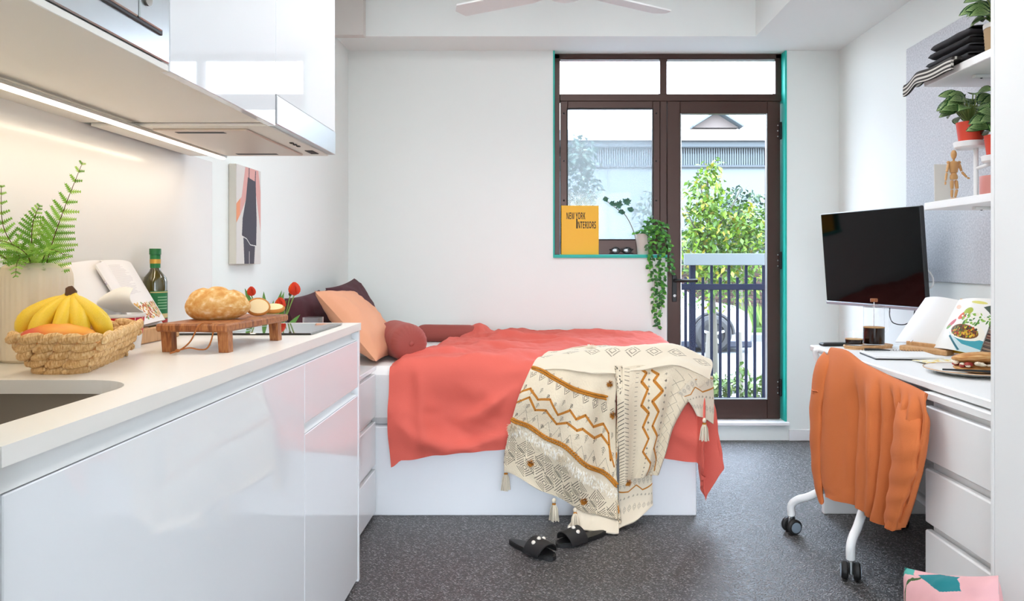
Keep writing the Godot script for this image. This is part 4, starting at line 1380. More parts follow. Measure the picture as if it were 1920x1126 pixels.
	solo("mango", "red and orange mango at the front of the wicker basket", "mango", mg, mat("ffffff", 0.45, {"tex": tex(man)}), D(-0.935, 0.935, 1.455))
	# tub
	var tb := thing("dessert_tub", "small white tub with red and blue printed band behind basket", "tub", D(-1.04, Y, 1.86))
	part(tb, "cup", lathed([Vector2(0, 0), Vector2(0.043, 0), Vector2(0.052, 0.078), Vector2(0.055, 0.08), Vector2(0.055, 0.086), Vector2(0.05, 0.086), Vector2(0.042, 0.01), Vector2(0, 0.008)], 40), mat("f5f4f2", 0.35))
	var lb := Image.create(512, 64, false, Image.FORMAT_RGB8)
	lb.fill(Color("d92328"))
	for k in 4:
		lb.fill_rect(Rect2i(k * 128, 0, 34, 64), Color("c01a45"))
		lb.fill_rect(Rect2i(k * 128 + 34, 0, 3, 64), Color("f6f2ee"))
		lb.fill_rect(Rect2i(k * 128 + 125, 0, 3, 64), Color("f6f2ee"))
		for w in [[9.0, Color("f6f6f6")], [5.0, Color("35a6dc")]]:
			var sq := []
			for j in 40:
				sq.append(Vector2(k * 128 + 46 + j * 1.75, 28 + 11 * sin(j * 0.95) * (1.0 if j % 14 < 9 else 0.35)))
			stroke(lb, sq, w[0], w[1])
	part(tb, "printed_band", lathed([Vector2(0.0475, 0.035), Vector2(0.0523, 0.077)], 40), mat("ffffff", 0.4, {"tex": tex(lb)}))
	var ld := MB.new()
	ld.sheet(func(u: float, v: float) -> Vector3: return Vector3(lerpf(-0.05, 0.045, u) * (1.0 - 0.25 * v), 0.087 + 0.062 * v * (0.75 + 0.3 * sin(PI * u * 0.7)), -0.02 + 0.05 * sin(v * 2.6)), 14, 14, 0.002)
	part(tb, "peeled_lid", ld, mat("f2efea", 0.4), "white peeled-back lid")
	# cookbook on stand
	var cb := thing("cookbook", "open white cookbook leaning on a wooden stand by the splashback", "book", D(-1.10, Y + 0.02, 2.0))
	var pg := Image.create(256, 256, false, Image.FORMAT_RGB8)
	pg.fill(Color("f4f1f0"))
	rng.seed = 19
	for k in 30:
		pg.fill_rect(Rect2i(24, 20 + k * 4, rng.randi_range(60, 110), 1), Color("cfc8cc"))
	for k in 260:
		oval(pg, rng.randf_range(20, 235), rng.randf_range(175, 235), rng.randf_range(3, 12), rng.randf_range(2, 7), rng.randf() * 3.0, Color(["c8763a", "d8a24a", "7b8c4a", "efe6d6", "b5523a", "e8c98a"][rng.randi() % 6]))
	var pm := mat("ffffff", 0.55, {"tex": tex(pg)})
	var page := func(tl: Vector3, tr: Vector3, bl: Vector3, br: Vector3, bulge: float) -> MB:
		var m := MB.new()
		m.sheet(func(u: float, v: float) -> Vector3: return tl.lerp(tr, u).lerp(bl.lerp(br, u), v) + Vector3(bulge * sin(PI * u), bulge * 0.3 * sin(PI * u), 0), 16, 10, 0.006, true)
		return m
	wpart(cb, "page", page.call(D(-1.150, 1.108, 1.80), D(-1.148, 1.118, 1.955), D(-1.06, 0.945, 1.80), D(-1.056, 0.945, 1.975), 0.014), mat("f4f1f2", 0.55))
	wpart(cb, "page", page.call(D(-1.148, 1.118, 1.955), D(-1.155, 1.112, 2.115), D(-1.056, 0.945, 1.975), D(-1.075, 0.948, 2.15), 0.014), pm)
	wpart(cb, "page", page.call(D(-1.149, 1.116, 1.953), D(-1.12, 1.105, 1.88), D(-1.056, 0.945, 1.972), D(-1.03, 0.945, 1.90), 0.012), mat("f4f1f2", 0.55))
	wpart(cb, "cover", page.call(D(-1.160, 1.112, 1.79), D(-1.165, 1.116, 2.12), D(-1.07, 0.935, 1.79), D(-1.085, 0.938, 2.155), 0.0), mat("e9e6e6", 0.5))
	var tx := TextMesh.new()
	tx.text = "2."
	tx.font_size = 24
	tx.depth = 0.0
	tx.pixel_size = 0.0006
	var to := MeshInstance3D.new()
	to.name = "page_number"
	to.mesh = tx
	to.material_override = mat("8a6aa0", 0.6)
	cb.add_child(to, true)
	to.transform = Transform3D(Basis(Vector3.UP, PI / 2) * Basis(Vector3.RIGHT, -0.5), D(-1.092, 1.062, 1.885) - cb.position)
	var cs := thing("book_stand", "light wooden stand holding the open cookbook on the countertop", "book stand", D(-1.07, Y, 2.0))
	wpart(cs, "ledge", slab(-1.095, -1.03, Y + 0.001, Y + 0.022, 1.84, 2.13, 0.003), M.oak)
	wpart(cs, "lip", slab(-1.036, -1.024, Y + 0.001, Y + 0.04, 1.84, 2.13, 0.003), M.oak)
	var rest := MB.new()
	rest.box(D(-1.128, 1.0, 1.97), Vector3(0.008, 0.2, 0.24), 0.002, Basis(Vector3.BACK, 0.44))
	wpart(cs, "backrest", rest, M.oak)
	# oil bottle
	var ob := thing("oil_bottle", "dark green glass olive oil bottle with green and gold neck foil", "bottle", D(-1.145, Y, 2.23))
	part(ob, "glass", lathed([Vector2(0, 0), Vector2(0.031, 0), Vector2(0.033, 0.004), Vector2(0.033, 0.155), Vector2(0.03, 0.168), Vector2(0.016, 0.186), Vector2(0.0135, 0.195), Vector2(0.0135, 0.2), Vector2(0, 0.2)], 28), mat("4a4209", 0.06, {"coat": 1.0, "spec": 0.6}), "olive coloured glass")
	part(ob, "neck_foil", lathed([Vector2(0.0142, 0.196), Vector2(0.0148, 0.235), Vector2(0.0138, 0.2355)], 24), mat("1f7a3d", 0.35))
	part(ob, "gold_band", lathed([Vector2(0.0149, 0.209), Vector2(0.0152, 0.222), Vector2(0.0146, 0.222)], 24), mat("d8a64a", 0.35, {"metal": 0.5}), "gold foil band")
	part(ob, "cap", lathed([Vector2(0.0138, 0.2355), Vector2(0.0162, 0.236), Vector2(0.0162, 0.252), Vector2(0.0155, 0.2535), Vector2(0, 0.2535)], 24), mat("1c6f38", 0.35))
	var oi := Image.create(256, 256, false, Image.FORMAT_RGB8)
	oi.fill(Color("1f7a44"))
	oi.fill_rect(Rect2i(0, 6, 256, 8), Color("e3c88c"))
	for k in 5:
		oi.fill_rect(Rect2i(70, 44 + k * 22, 116, 9), Color("8fbf95"))
	oi.fill_rect(Rect2i(40, 176, 176, 34), Color("e3c88c"))
	oi.fill_rect(Rect2i(40, 216, 176, 30), Color("c23a32"))
	var lab := MB.new()
	lab.sheet(func(u: float, v: float) -> Vector3: return Vector3(0.0334 * cos(lerpf(-1.3, 0.9, u) - 0.2), lerpf(0.128, 0.03, v), -0.0334 * sin(lerpf(-1.3, 0.9, u) - 0.2)), 18, 2, 0.0, true)
	part(ob, "label", lab, mat("ffffff", 0.5, {"tex": tex(oi)}), "green and gold label")
	# serving board on legs with bread
	var sbd := thing("serving_board", "dark wooden footed serving board with leather cord on countertop", "serving board", D(-0.80, Y, 1.92))
	var ax := Vector3(0.024, 0, -0.274).normalized()
	var az := ax.cross(Vector3.UP)
	var bas := Basis(az * -1.0, Vector3.UP, ax * -1.0)
	var bo := MB.new()
	bo.box(Vector3(0, 0.059, 0.0), Vector3(0.175, 0.019, 0.345), 0.004, bas)
	part(sbd, "board", bo, M.walnut)
	for q in [[-0.07, 0.145], [0.07, 0.145], [-0.07, -0.125], [0.07, -0.125]]:
		var lg := MB.new()
		lg.prism(PackedVector2Array([Vector2(-0.014, 0), Vector2(0.010, 0), Vector2(0.014, 0.0495), Vector2(-0.012, 0.0495)]), Transform3D(bas, bas * Vector3(q[0], 0.0005, q[1] - 0.011)), 0.022)
		part(sbd, "leg", lg, M.walnut)
	var cord := MB.new()
	cord.tube(curve([bas * Vector3(-0.045, 0.069, 0.158), bas * Vector3(-0.03, 0.071, 0.17), bas * Vector3(-0.022, 0.062, 0.180), bas * Vector3(-0.006, 0.03, 0.183), bas * Vector3(0.012, 0.012, 0.19), bas * Vector3(0.028, 0.005, 0.20)], 24), 0.0018, 6)
	cord.tube(curve([bas * Vector3(-0.055, 0.05, 0.172), bas * Vector3(-0.053, 0.03, 0.178), bas * Vector3(-0.045, 0.013, 0.182), bas * Vector3(-0.028, 0.011, 0.186), bas * Vector3(-0.008, 0.015, 0.19), bas * Vector3(0.015, 0.01, 0.195), bas * Vector3(0.034, 0.003, 0.20)], 24), 0.0018, 6)
	cord.ball(bas * Vector3(0.018, 0.009, 0.196), Vector3(0.006, 0.004, 0.004), bas, 10)
	part(sbd, "leather_cord", cord, mat("a9642c", 0.7), "tan leather cord")
	var crust := noise_picture(256, 256, 7, 9, ["cf8f44", "d69c54", "dca964", "e4bc82", "ecd2aa"], 81, 5)
	var bd := MB.new()
	var fnb := FastNoiseLite.new()
	fnb.frequency = 1.0
	bd.sheet(func(u: float, v: float) -> Vector3:
		var a := u * TAU
		var x := -cos(v * PI)
		var r := pow(maxf(1.0 - x * x, 0.0), 0.42)
		r = minf(r, 1.0) * (1.0 - 0.12 * x)
		var y := sin(a) * 0.05 * r * (1.0 if sin(a) > 0 else 0.78)
		var p := Vector3(x * 0.078, y, cos(a) * 0.052 * r)
		return p * (1.0 + 0.02 * fnb.get_noise_3d(p.x * 12.0, p.y * 12.0, p.z * 12.0)) + Vector3(0, 0.033 - 0.006 * pow(absf(sin(x * 5.0)), 8.0) * maxf(sin(a), 0.0), 0), 40, 32, 0.0, false)
	solo("bread_loaf", "crusty golden bread loaf dusted with flour on serving board", "bread", bd, mat("ffffff", 0.8, {"tex": tex(crust), "uv": Vector3(1.6, 1.0, 1)}), D(-0.815, Y + 0.0685, 1.90), 0.15)
	for k in 2:
		var sl := thing("bread_slice", ["slice of bread leaning against the end of the loaf", "slice of bread lying flat on the far end of the board"][k], "bread slice", [D(-0.752, Y + 0.069, 2.0), D(-0.722, Y + 0.069, 2.03)][k], [0.5, 0.2][k], "cut bread slices")
		var pl := PackedVector2Array()
		for j in 22:
			var a := TAU * j / 22
			pl.append(Vector2(cos(a) * 0.026, sin(a) * 0.022 * (1.0 if sin(a) > 0 else 0.8)))
		var tr := Transform3D(Basis(Vector3.RIGHT, [-0.35, -1.2][k]), Vector3(0, [0.021, 0.012][k], 0))
		var cm := MB.new()
		cm.prism(pl, tr, 0.012)
		part(sl, "crumb", cm, mat("ecd3a4", 0.9))
		var cr2 := MB.new()
		var rp := []
		for p in pl:
			rp.append(tr * Vector3(p.x, p.y, 0.006))
		cr2.tube(rp, 0.0058, 6, true)
		part(sl, "crust", cr2, mat("b9762f", 0.8))


# ------------------------------------------------------------------ on and round the bed
func bed_things() -> void:
	rng.seed = 25
	# tulips on the bedside unit
	var tv := thing("tulip_bunch", "red-orange tulips with long green leaves behind the bread board", "tulips", D(-1.05, 0.658, 2.95))
	part(tv, "jar", lathed([Vector2(0, 0), Vector2(0.05, 0), Vector2(0.055, 0.02), Vector2(0.05, 0.13), Vector2(0.046, 0.135), Vector2(0.05, 0.02), Vector2(0, 0.01)], 28), mat("e9e7e2", 0.3))
	var petal := mat("e0401f", 0.5, {"back": "c0401a"})
	var pin := mat("f07a26", 0.5)
	for q in [[-0.965, 0.985, 2.95, 1.3], [-1.01, 0.93, 2.92, 1.2], [-1.135, 0.982, 2.95, 0.95], [-0.995, 0.978, 2.99, 0.55]]:
		var tip := D(q[0], q[1], q[2])
		wpart(tv, "flower_stem", tubed(curve([D(-1.05, 0.76, 2.95), D(-1.05 + (q[0] + 1.05) * 0.45, 0.86, q[2]), tip], 10), 0.0025, 6), mat("7d9b4a", 0.6))
		var fl := MB.new()
		fl.ball(tip + Vector3(0, 0.012, 0) * q[3], Vector3(0.012, 0.016, 0.012) * q[3], Basis(), 12)
		var flw := wpart(tv, "flower", fl, petal if q[3] > 0.6 else mat("4a3a22", 0.6))
		if q[3] > 0.6:
			for k in 6:
				var a := k * TAU / 6
				var pe := MB.new()
				pe.blade(tip + Vector3(0, -0.004, 0), Vector3(cos(a) * 0.55, 1, sin(a) * 0.55).normalized(), Vector3(-cos(a), 0.4, -sin(a)), 0.042 * q[3], 0.03 * q[3], -0.7, 6, -0.35)
				wpart(flw, "petal", pe, petal if k % 3 else pin)
	for q in [[-1.172, 1.0, 2.95], [-1.02, 0.99, 2.90], [-1.035, 0.99, 2.98], [-1.09, 0.985, 2.92], [-1.03, 0.95, 2.84], [-0.955, 0.905, 2.93], [-1.0, 0.955, 2.9], [-1.12, 0.94, 2.86]]:
		var b := MB.new()
		var s := D(-1.05, 0.76, 2.95)
		var e := D(q[0], q[1], q[2])
		b.blade(s, (e - s).normalized(), Vector3(-0.3, 0.5, 1), s.distance_to(e) * 1.04, 0.034, 0.22, 8, 0.35, 0.62)
		wpart(tv, "leaf", b, mat("5f8c46", 0.5, {"back": "507a30"}))
	var gl := MB.new()
	gl.lathe([Vector2(0, 0.0), Vector2(0.034, 0.0), Vector2(0.04, 0.238), Vector2(0.0385, 0.238), Vector2(0.033, 0.006), Vector2(0, 0.006)], 36)
	solo("drinking_glass", "tall clear drinking glass, rim showing behind the countertop end", "glass", gl, M.clear, D(-0.885, 0.6585, 2.93))
	# pillows
	var pl := MB.new()
	pl.pillow(lean(D(-1.01, 0.815, 4.13), Vector3(0.0, 0.06, -1.0), Vector3(-0.4, 0.9, 0)), 0.60, 0.40, 0.17, noise, 0.0)
	wsolo("pillow", "dark burgundy pillow standing in the far corner of the bed", "pillow", pl, M.burgundy, D(-1.03, 0.66, 4.28), "bed pillows")
	pl = MB.new()
	pl.pillow(lean(D(-1.07, 0.80, 3.56), Vector3(-0.02, 0.03, -1.0), Vector3(-0.3, 0.93, 0)), 0.56, 0.34, 0.13, noise, 20.0)
	wsolo("pillow", "dark burgundy pillow leaning on the wall behind the peach one", "pillow", pl, M.burgundy, D(-1.02, 0.66, 3.72), "bed pillows")
	pl = MB.new()
	pl.pillow(lean(D(-0.85, 0.815, 3.60), Vector3(0.03, -0.05, -1.0), Vector3(-0.67, 0.74, 0)), 0.58, 0.42, 0.15, noise, 50.0)
	wsolo("pillow", "peach linen pillow leaning beside the end of the counter", "pillow", pl, M.peach, D(-0.90, 0.66, 3.6), "bed pillows")
	for k in 2:
		var bs: Basis = [Basis.from_euler(Vector3(0, -1.1, 0.0)), Basis.from_euler(Vector3(0, -0.12, 0.0))][k]
		var at: Vector3 = [D(-0.66, 0.738, 3.58), D(-0.53, 0.70, 4.32)][k]
		var bo := thing("bolster", ["round brick red bolster cushion with gathered end at bed's front edge", "smaller brick red bolster cushion half tucked under the duvet"][k], "bolster", at - Vector3(0, [0.088, 0.05][k], 0), 0.0, "bolster cushions")
		var f := func(u: float, v: float) -> Vector3:
			var a := u * TAU
			var x := (v * 2.0 - 1.0)
			var L: float = [0.15, 0.16][k]
			var R: float = [0.088, 0.05][k]
			var e := absf(x)
			var cap := clampf((e - 0.6) / 0.4, 0.0, 1.0)
			var r := R * sqrt(maxf(1.0 - cap * cap, 0.0)) * (1.0 + 0.02 * noise.get_noise_2d(a * 10.0, x * 50.0))
			var pleat := 1.0 + 0.05 * sin(a * 26.0 + 2.0 * sin(a * 3.0)) * cap * (1.0 - cap * 0.4)
			var ex := signf(x) * (minf(e, 0.6) * L / 0.6 * 0.75 + sin(cap * PI / 2) * 0.055)
			return bs * Vector3(ex, sin(a) * r * pleat, cos(a) * r * pleat) + Vector3(0, R, 0)
		var bm := MB.new()
		bm.sheet(f, 78, 40, 0.0, true)
		part(bo, "cover", bm, M.brick_velvet)
		var bt := MB.new()
		bt.ball(bs * Vector3([0.165, 0.172][k], 0, 0) + Vector3(0, [0.088, 0.05][k], 0), Vector3(0.008, 0.014, 0.014), bs, 12)
		part(bo, "button", bt, M.brick_velvet)
	throw_blanket()


func throw_blanket() -> void:
	var left := [
		[Vector3(-0.035, 0.651, -3.250), Vector3(0.046, 0.663, -3.243), Vector3(0.120, 0.666, -3.240), Vector3(0.196, 0.653, -3.235), Vector3(0.277, 0.637, -3.235), Vector3(0.347, 0.630, -3.235)],
		[Vector3(-0.080, 0.554, -3.205), Vector3(0.005, 0.553, -3.200), Vector3(0.087, 0.548, -3.200), Vector3(0.171, 0.544, -3.195), Vector3(0.256, 0.535, -3.195), Vector3(0.325, 0.525, -3.200)],
		[Vector3(-0.110, 0.457, -3.200), Vector3(-0.023, 0.444, -3.195), Vector3(0.068, 0.430, -3.195), Vector3(0.155, 0.414, -3.185), Vector3(0.246, 0.401, -3.185), Vector3(0.326, 0.389, -3.195)],
		[Vector3(-0.130, 0.372, -3.200), Vector3(-0.041, 0.347, -3.190), Vector3(0.055, 0.319, -3.185), Vector3(0.145, 0.289, -3.175), Vector3(0.238, 0.262, -3.175), Vector3(0.330, 0.245, -3.190)],
		[Vector3(-0.142, 0.301, -3.200), Vector3(-0.050, 0.263, -3.190), Vector3(0.055, 0.219, -3.185), Vector3(0.149, 0.178, -3.170), Vector3(0.242, 0.143, -3.165), Vector3(0.334, 0.125, -3.180)],
		[Vector3(-0.146, 0.233, -3.200), Vector3(-0.057, 0.181, -3.190), Vector3(0.057, 0.121, -3.185), Vector3(0.158, 0.077, -3.160), Vector3(0.243, 0.053, -3.150), Vector3(0.334, 0.043, -3.160)],
	]
	var top := [
		[Vector3(0.072, 0.690, -3.360), Vector3(0.222, 0.722, -3.460), Vector3(0.372, 0.722, -3.470), Vector3(0.510, 0.724, -3.480), Vector3(0.606, 0.722, -3.460), Vector3(0.752, 0.660, -3.400)],
		[Vector3(0.012, 0.712, -3.290), Vector3(0.167, 0.728, -3.310), Vector3(0.310, 0.728, -3.310), Vector3(0.453, 0.730, -3.310), Vector3(0.60, 0.732, -3.310), Vector3(0.765, 0.68, -3.285)],
		[Vector3(-0.038, 0.640, -3.238), Vector3(0.116, 0.650, -3.222), Vector3(0.277, 0.632, -3.216), Vector3(0.416, 0.645, -3.216), Vector3(0.59, 0.674, -3.200), Vector3(0.735, 0.61, -3.204)],
	]
	var right := [
		[Vector3(0.337, 0.652, -3.228), Vector3(0.439, 0.668, -3.228), Vector3(0.508, 0.660, -3.228), Vector3(0.582, 0.668, -3.206), Vector3(0.655, 0.645, -3.202), Vector3(0.732, 0.61, -3.206)],
		[Vector3(0.333, 0.533, -3.195), Vector3(0.423, 0.539, -3.200), Vector3(0.491, 0.539, -3.200), Vector3(0.554, 0.531, -3.200), Vector3(0.601, 0.519, -3.205), Vector3(0.639, 0.512, -3.210)],
		[Vector3(0.337, 0.386, -3.190), Vector3(0.418, 0.389, -3.195), Vector3(0.475, 0.389, -3.195), Vector3(0.521, 0.393, -3.195), Vector3(0.554, 0.401, -3.200), Vector3(0.578, 0.409, -3.205)],
		[Vector3(0.341, 0.262, -3.185), Vector3(0.410, 0.267, -3.190), Vector3(0.456, 0.272, -3.190), Vector3(0.498, 0.275, -3.190), Vector3(0.526, 0.288, -3.195), Vector3(0.544, 0.304, -3.195)],
		[Vector3(0.341, 0.172, -3.180), Vector3(0.398, 0.187, -3.185), Vector3(0.433, 0.197, -3.190), Vector3(0.465, 0.204, -3.190), Vector3(0.493, 0.207, -3.195), Vector3(0.514, 0.208, -3.200)],
	]
	var tail := [
		[Vector3(0.158, 0.080, -3.163), Vector3(0.243, 0.056, -3.155), Vector3(0.339, 0.041, -3.165)],
		[Vector3(0.148, 0.046, -3.130), Vector3(0.233, 0.028, -3.110), Vector3(0.334, 0.030, -3.120)],
		[Vector3(0.120, 0.016, -3.100), Vector3(0.219, 0.012, -3.060), Vector3(0.326, 0.012, -3.040)],
	]
	var flap := [
		[Vector3(0.342, 0.179, -3.195), Vector3(0.423, 0.192, -3.200), Vector3(0.485, 0.213, -3.205)],
		[Vector3(0.341, 0.070, -3.180), Vector3(0.421, 0.091, -3.185), Vector3(0.488, 0.099, -3.195)],
		[Vector3(0.330, 0.014, -3.080), Vector3(0.401, 0.034, -3.120), Vector3(0.488, 0.075, -3.180)],
	]
	var corner := [
		[Vector3(0.593, 0.555, -3.190), Vector3(0.66, 0.615, -3.188), Vector3(0.755, 0.62, -3.24)],
		[Vector3(0.645, 0.511, -3.185), Vector3(0.695, 0.510, -3.190), Vector3(0.76, 0.49, -3.24)],
		[Vector3(0.675, 0.457, -3.185), Vector3(0.705, 0.448, -3.19), Vector3(0.755, 0.414, -3.23)],
	]
	var ink := Color("4a433a")
	var faint := Color("857a6a")
	var base := Color("dccdb3")
	var wool := Color("b87422")
	var zig_a := [Vector2(0.000, 0.200), Vector2(0.033, 0.183), Vector2(0.100, 0.167), Vector2(0.200, 0.250), Vector2(0.317, 0.233), Vector2(0.417, 0.333), Vector2(0.533, 0.300), Vector2(0.600, 0.350), Vector2(0.683, 0.317), Vector2(0.767, 0.383), Vector2(0.867, 0.367), Vector2(0.917, 0.417), Vector2(0.933, 0.567)]
	var zig_b := [Vector2(0.000, 0.283), Vector2(0.117, 0.233), Vector2(0.200, 0.333), Vector2(0.300, 0.317), Vector2(0.417, 0.400), Vector2(0.517, 0.383), Vector2(0.617, 0.417), Vector2(0.667, 0.400), Vector2(0.783, 0.450), Vector2(0.850, 0.433), Vector2(0.917, 0.483), Vector2(0.967, 0.600)]
	var zig_c := [Vector2(0.217, 0.050), Vector2(0.283, 0.083), Vector2(0.233, 0.150), Vector2(0.317, 0.200), Vector2(0.250, 0.317), Vector2(0.350, 0.367), Vector2(0.283, 0.467), Vector2(0.383, 0.550), Vector2(0.317, 0.667), Vector2(0.500, 0.783), Vector2(0.533, 0.967)]
	var zig_d := [Vector2(0.350, 0.050), Vector2(0.433, 0.083), Vector2(0.383, 0.133), Vector2(0.500, 0.200), Vector2(0.383, 0.283), Vector2(0.483, 0.350), Vector2(0.417, 0.450), Vector2(0.533, 0.533), Vector2(0.500, 0.633), Vector2(0.617, 0.750), Vector2(0.733, 0.917)]
	var braid_a := [Vector2(0.033, 0.000), Vector2(0.233, 0.083), Vector2(0.433, 0.133), Vector2(0.567, 0.167), Vector2(0.717, 0.183), Vector2(0.883, 0.200)]
	var braid_b := [Vector2(0.000, 0.433), Vector2(0.150, 0.467), Vector2(0.317, 0.517), Vector2(0.533, 0.550), Vector2(0.717, 0.617), Vector2(0.867, 0.650), Vector2(0.983, 0.717)]
	rng.seed = 33
	var S := 768
	var im := Image.create(S, S, false, Image.FORMAT_RGB8)
	im.fill(base)
	var tree := func(img: Image, c: Vector2, k: float, turn: float, col: Color) -> void:  # small printed arrow motif
		stroke(img, [c + Vector2(0, -k).rotated(turn), c + Vector2(0, k).rotated(turn)], 2.6, col)
		for j in 3:
			var s := k * (1.0 - j * 0.28)
			stroke(img, [c + Vector2(-s * 0.7, -k + j * k * 0.55 + s * 0.6).rotated(turn), c + Vector2(0, -k + j * k * 0.55).rotated(turn), c + Vector2(s * 0.7, -k + j * k * 0.55 + s * 0.6).rotated(turn)], 2.8, col)
	var dia := func(img: Image, c: Vector2, w: float, h: float, n: int, turn: float, col: Color) -> void:  # nested broken diamonds
		for j in n:
			var s := float(j + 1) / n
			var q := [Vector2(0, -h * s), Vector2(w * s, 0), Vector2(0, h * s), Vector2(-w * s, 0), Vector2(0, -h * s)]
			for e in 4:
				for d in 6:
					if d % 6 != 5:
						stroke(img, [c + (q[e] as Vector2).lerp(q[e + 1], d / 6.0 + 0.02).rotated(turn), c + (q[e] as Vector2).lerp(q[e + 1], (d + 0.9) / 6.0).rotated(turn)], 3.4, col)
	var vb := func(u: float) -> float: return (along(braid_b, clampf(u / 0.983, 0.0, 1.0)) as Vector2).y
	for k in 12:
		for j in 3:
			var u := 0.04 + k * 0.083
			var v: float = vb.call(u) - 0.05 - j * 0.115 + 0.02 * sin(k * 2.0)
			if v > 0.02:
				tree.call(im, Vector2(u, v) * S, 16.0 + (j % 2) * 3.0, rng.randf_range(-0.3, 0.3) + 0.5, faint if k % 3 else ink)
	for k in 9:
		var u := 0.05 + k * 0.11
		stroke(im, [Vector2(u, vb.call(u) - 0.02) * S, Vector2(u + 0.07, vb.call(u + 0.07) - 0.12) * S, Vector2(u + 0.11, vb.call(u + 0.1) - 0.02) * S], 2.0, faint)
	for k in 10:
		dia.call(im, Vector2(0.07 + k * 0.1, 0.055 + 0.026 * k) * S, 26.0, 30.0, 2, 0.4, ink)
	for k in 7:
		dia.call(im, Vector2(0.03 + k * 0.155, float(vb.call(0.03 + k * 0.155)) + 0.21) * S, 58.0, 66.0, 4, 0.0, ink)
		dia.call(im, Vector2(0.107 + k * 0.155, float(vb.call(0.107 + k * 0.155)) + 0.30) * S, 58.0, 66.0, 4, 0.0, ink)
		dia.call(im, Vector2(0.03 + k * 0.155, float(vb.call(0.03 + k * 0.155)) + 0.39) * S, 58.0, 66.0, 4, 0.0, ink)
	for z in [zig_a, zig_b]:
		var pts := []
		for p in z:
			pts.append(p * S)
		stroke(im, pts, 14.0, wool)
		for p in z:
			blot(im, p.x * S, p.y * S, 3.0, Color("2c2018"))
	var im2 := Image.create(S, S, false, Image.FORMAT_RGB8)
	im2.fill(base)
	for k in 20:
		for j in 2:
			tree.call(im2, Vector2(0.32 + j * 0.2 + 0.1 * k / 20.0, 0.08 + k * 0.05) * S, 10.0, PI / 2 * (1 if j else -1), ink if k % 2 else faint)
	for k in 30:
		stroke(im2, [Vector2(0.08, 0.02 + k * 0.033) * S, Vector2(0.115, 0.034 + k * 0.033) * S], 3.0, ink)
		stroke(im2, [Vector2(0.0, 0.3 + k * 0.03) * S, Vector2(0.07, 0.27 + k * 0.03) * S], 4.0, ink)
		stroke(im2, [Vector2(0.17, 0.02 + k * 0.033) * S, Vector2(0.195, 0.02 + k * 0.033) * S], 3.0, faint)
	for k in 14:
		stroke(im2, [Vector2(0.62, 0.04 + k * 0.08) * S, Vector2(0.76, 0.10 + k * 0.08) * S, Vector2(0.62, 0.16 + k * 0.08) * S], 2.4, faint)
		stroke(im2, [Vector2(0.78, 0.04 + k * 0.08) * S, Vector2(0.92, 0.10 + k * 0.08) * S], 2.4, faint)
	for z in [zig_c, zig_d]:
		var pts := []
		for p in z:
			pts.append(p * S)
		stroke(im2, pts, 21.0, wool)
		for p in z:
			blot(im2, p.x * S, p.y * S, 4.0, Color("2c2018"))
	var im3 := Image.create(512, 512, false, Image.FORMAT_RGB8)
	im3.fill(Color("e0d3bc"))
	for k in 16:
		dia.call(im3, Vector2(30 + (k % 8) * 64, 60 + (k / 8) * 250), 24.0, 40.0, 2, 0.0, faint)
	for k in 9:
		tree.call(im3, Vector2(30 + k * 56, 190), 14.0, 1.2, faint)
	stroke(im3, [Vector2(0, 120), Vector2(140, 140), Vector2(240, 100), Vector2(330, 150), Vector2(512, 110)], 12.0, wool)
	stroke(im3, [Vector2(280, 30), Vector2(420, 14), Vector2(512, 40)], 10.0, wool)
	var wool_bump := tex(noise_picture(256, 256, 60, 60, ["000000", "ffffff"], 91, 2))
	var m1 := mat("ffffff", 0.9, {"tex": tex(im), "sheen": 0.2, "bump": wool_bump, "bump_scale": 0.12})
	var m2 := mat("ffffff", 0.9, {"tex": tex(im2), "sheen": 0.2, "bump": wool_bump, "bump_scale": 0.12})
	var m3 := mat("ffffff", 0.9, {"tex": tex(im3), "sheen": 0.2})
	var t := thing("throw_blanket", "cream patterned throw with mustard zigzags and tassels over the bed corner", "blanket", D(0.25, 0.02, 3.2))
	var lf := func(u: float, v: float) -> Vector3:
		var p := patch(left, u, v) + Vector3(0, 0, 0.016 * smoothstep(0.0, 0.3, v))
		p.z += (0.014 * sin(u * 19.0 + v * 2.0) + 0.016 * sin(u * 7.0 - v * 5.0) + 0.006 * noise.get_noise_2d(u * 70.0, v * 70.0)) * smoothstep(0.0, 0.25, v)
		return p
	var rt := func(u: float, v: float) -> Vector3:
		var p := patch(right, u, v) + Vector3(0, 0, 0.016 * smoothstep(0.0, 0.3, v))
		p.z += (0.012 * sin(u * 15.0 + 1.0) + 0.005 * noise.get_noise_2d(u * 70.0, v * 70.0) + 0.02 * exp(-pow((u - 0.08) / 0.05, 2.0))) * smoothstep(0.0, 0.25, v)
		return p
	var tp := func(u: float, v: float) -> Vector3:
		var p := patch(top, u, v)
		p.y += 0.012 * sin(v * 9.0 + u * 6.0) * sin(PI * v) + 0.008 * noise.get_noise_2d(u * 90.0, v * 60.0)
		return p
	var b := MB.new()
	b.sheet(lf, 60, 60, 0.006, true)
	wpart(t, "patterned_panel", b, m1)
	b = MB.new()
	b.sheet(rt, 44, 50, 0.006, true)
	wpart(t, "patterned_panel", b, m2)
	b = MB.new()
	b.sheet(tp, 50, 24, 0.006, true)
	wpart(t, "folded_top", b, m3)
	b = MB.new()
	b.sheet(func(u: float, v: float) -> Vector3: return patch(tail, u, v) + Vector3(0, 0.01 * absf(sin(u * 7.0)) * sin(PI * v), 0.006 * sin(u * 9.0)), 24, 20, 0.006, true)
	wpart(t, "floor_end", b, M.cream)
	b = MB.new()
	b.sheet(func(u: float, v: float) -> Vector3: return patch(flap, u, v) + Vector3(0, 0, 0.008 * sin(u * 8.0 + v * 3.0)), 20, 20, 0.006, true)
	wpart(t, "turned_back_flap", b, m3)
	b = MB.new()
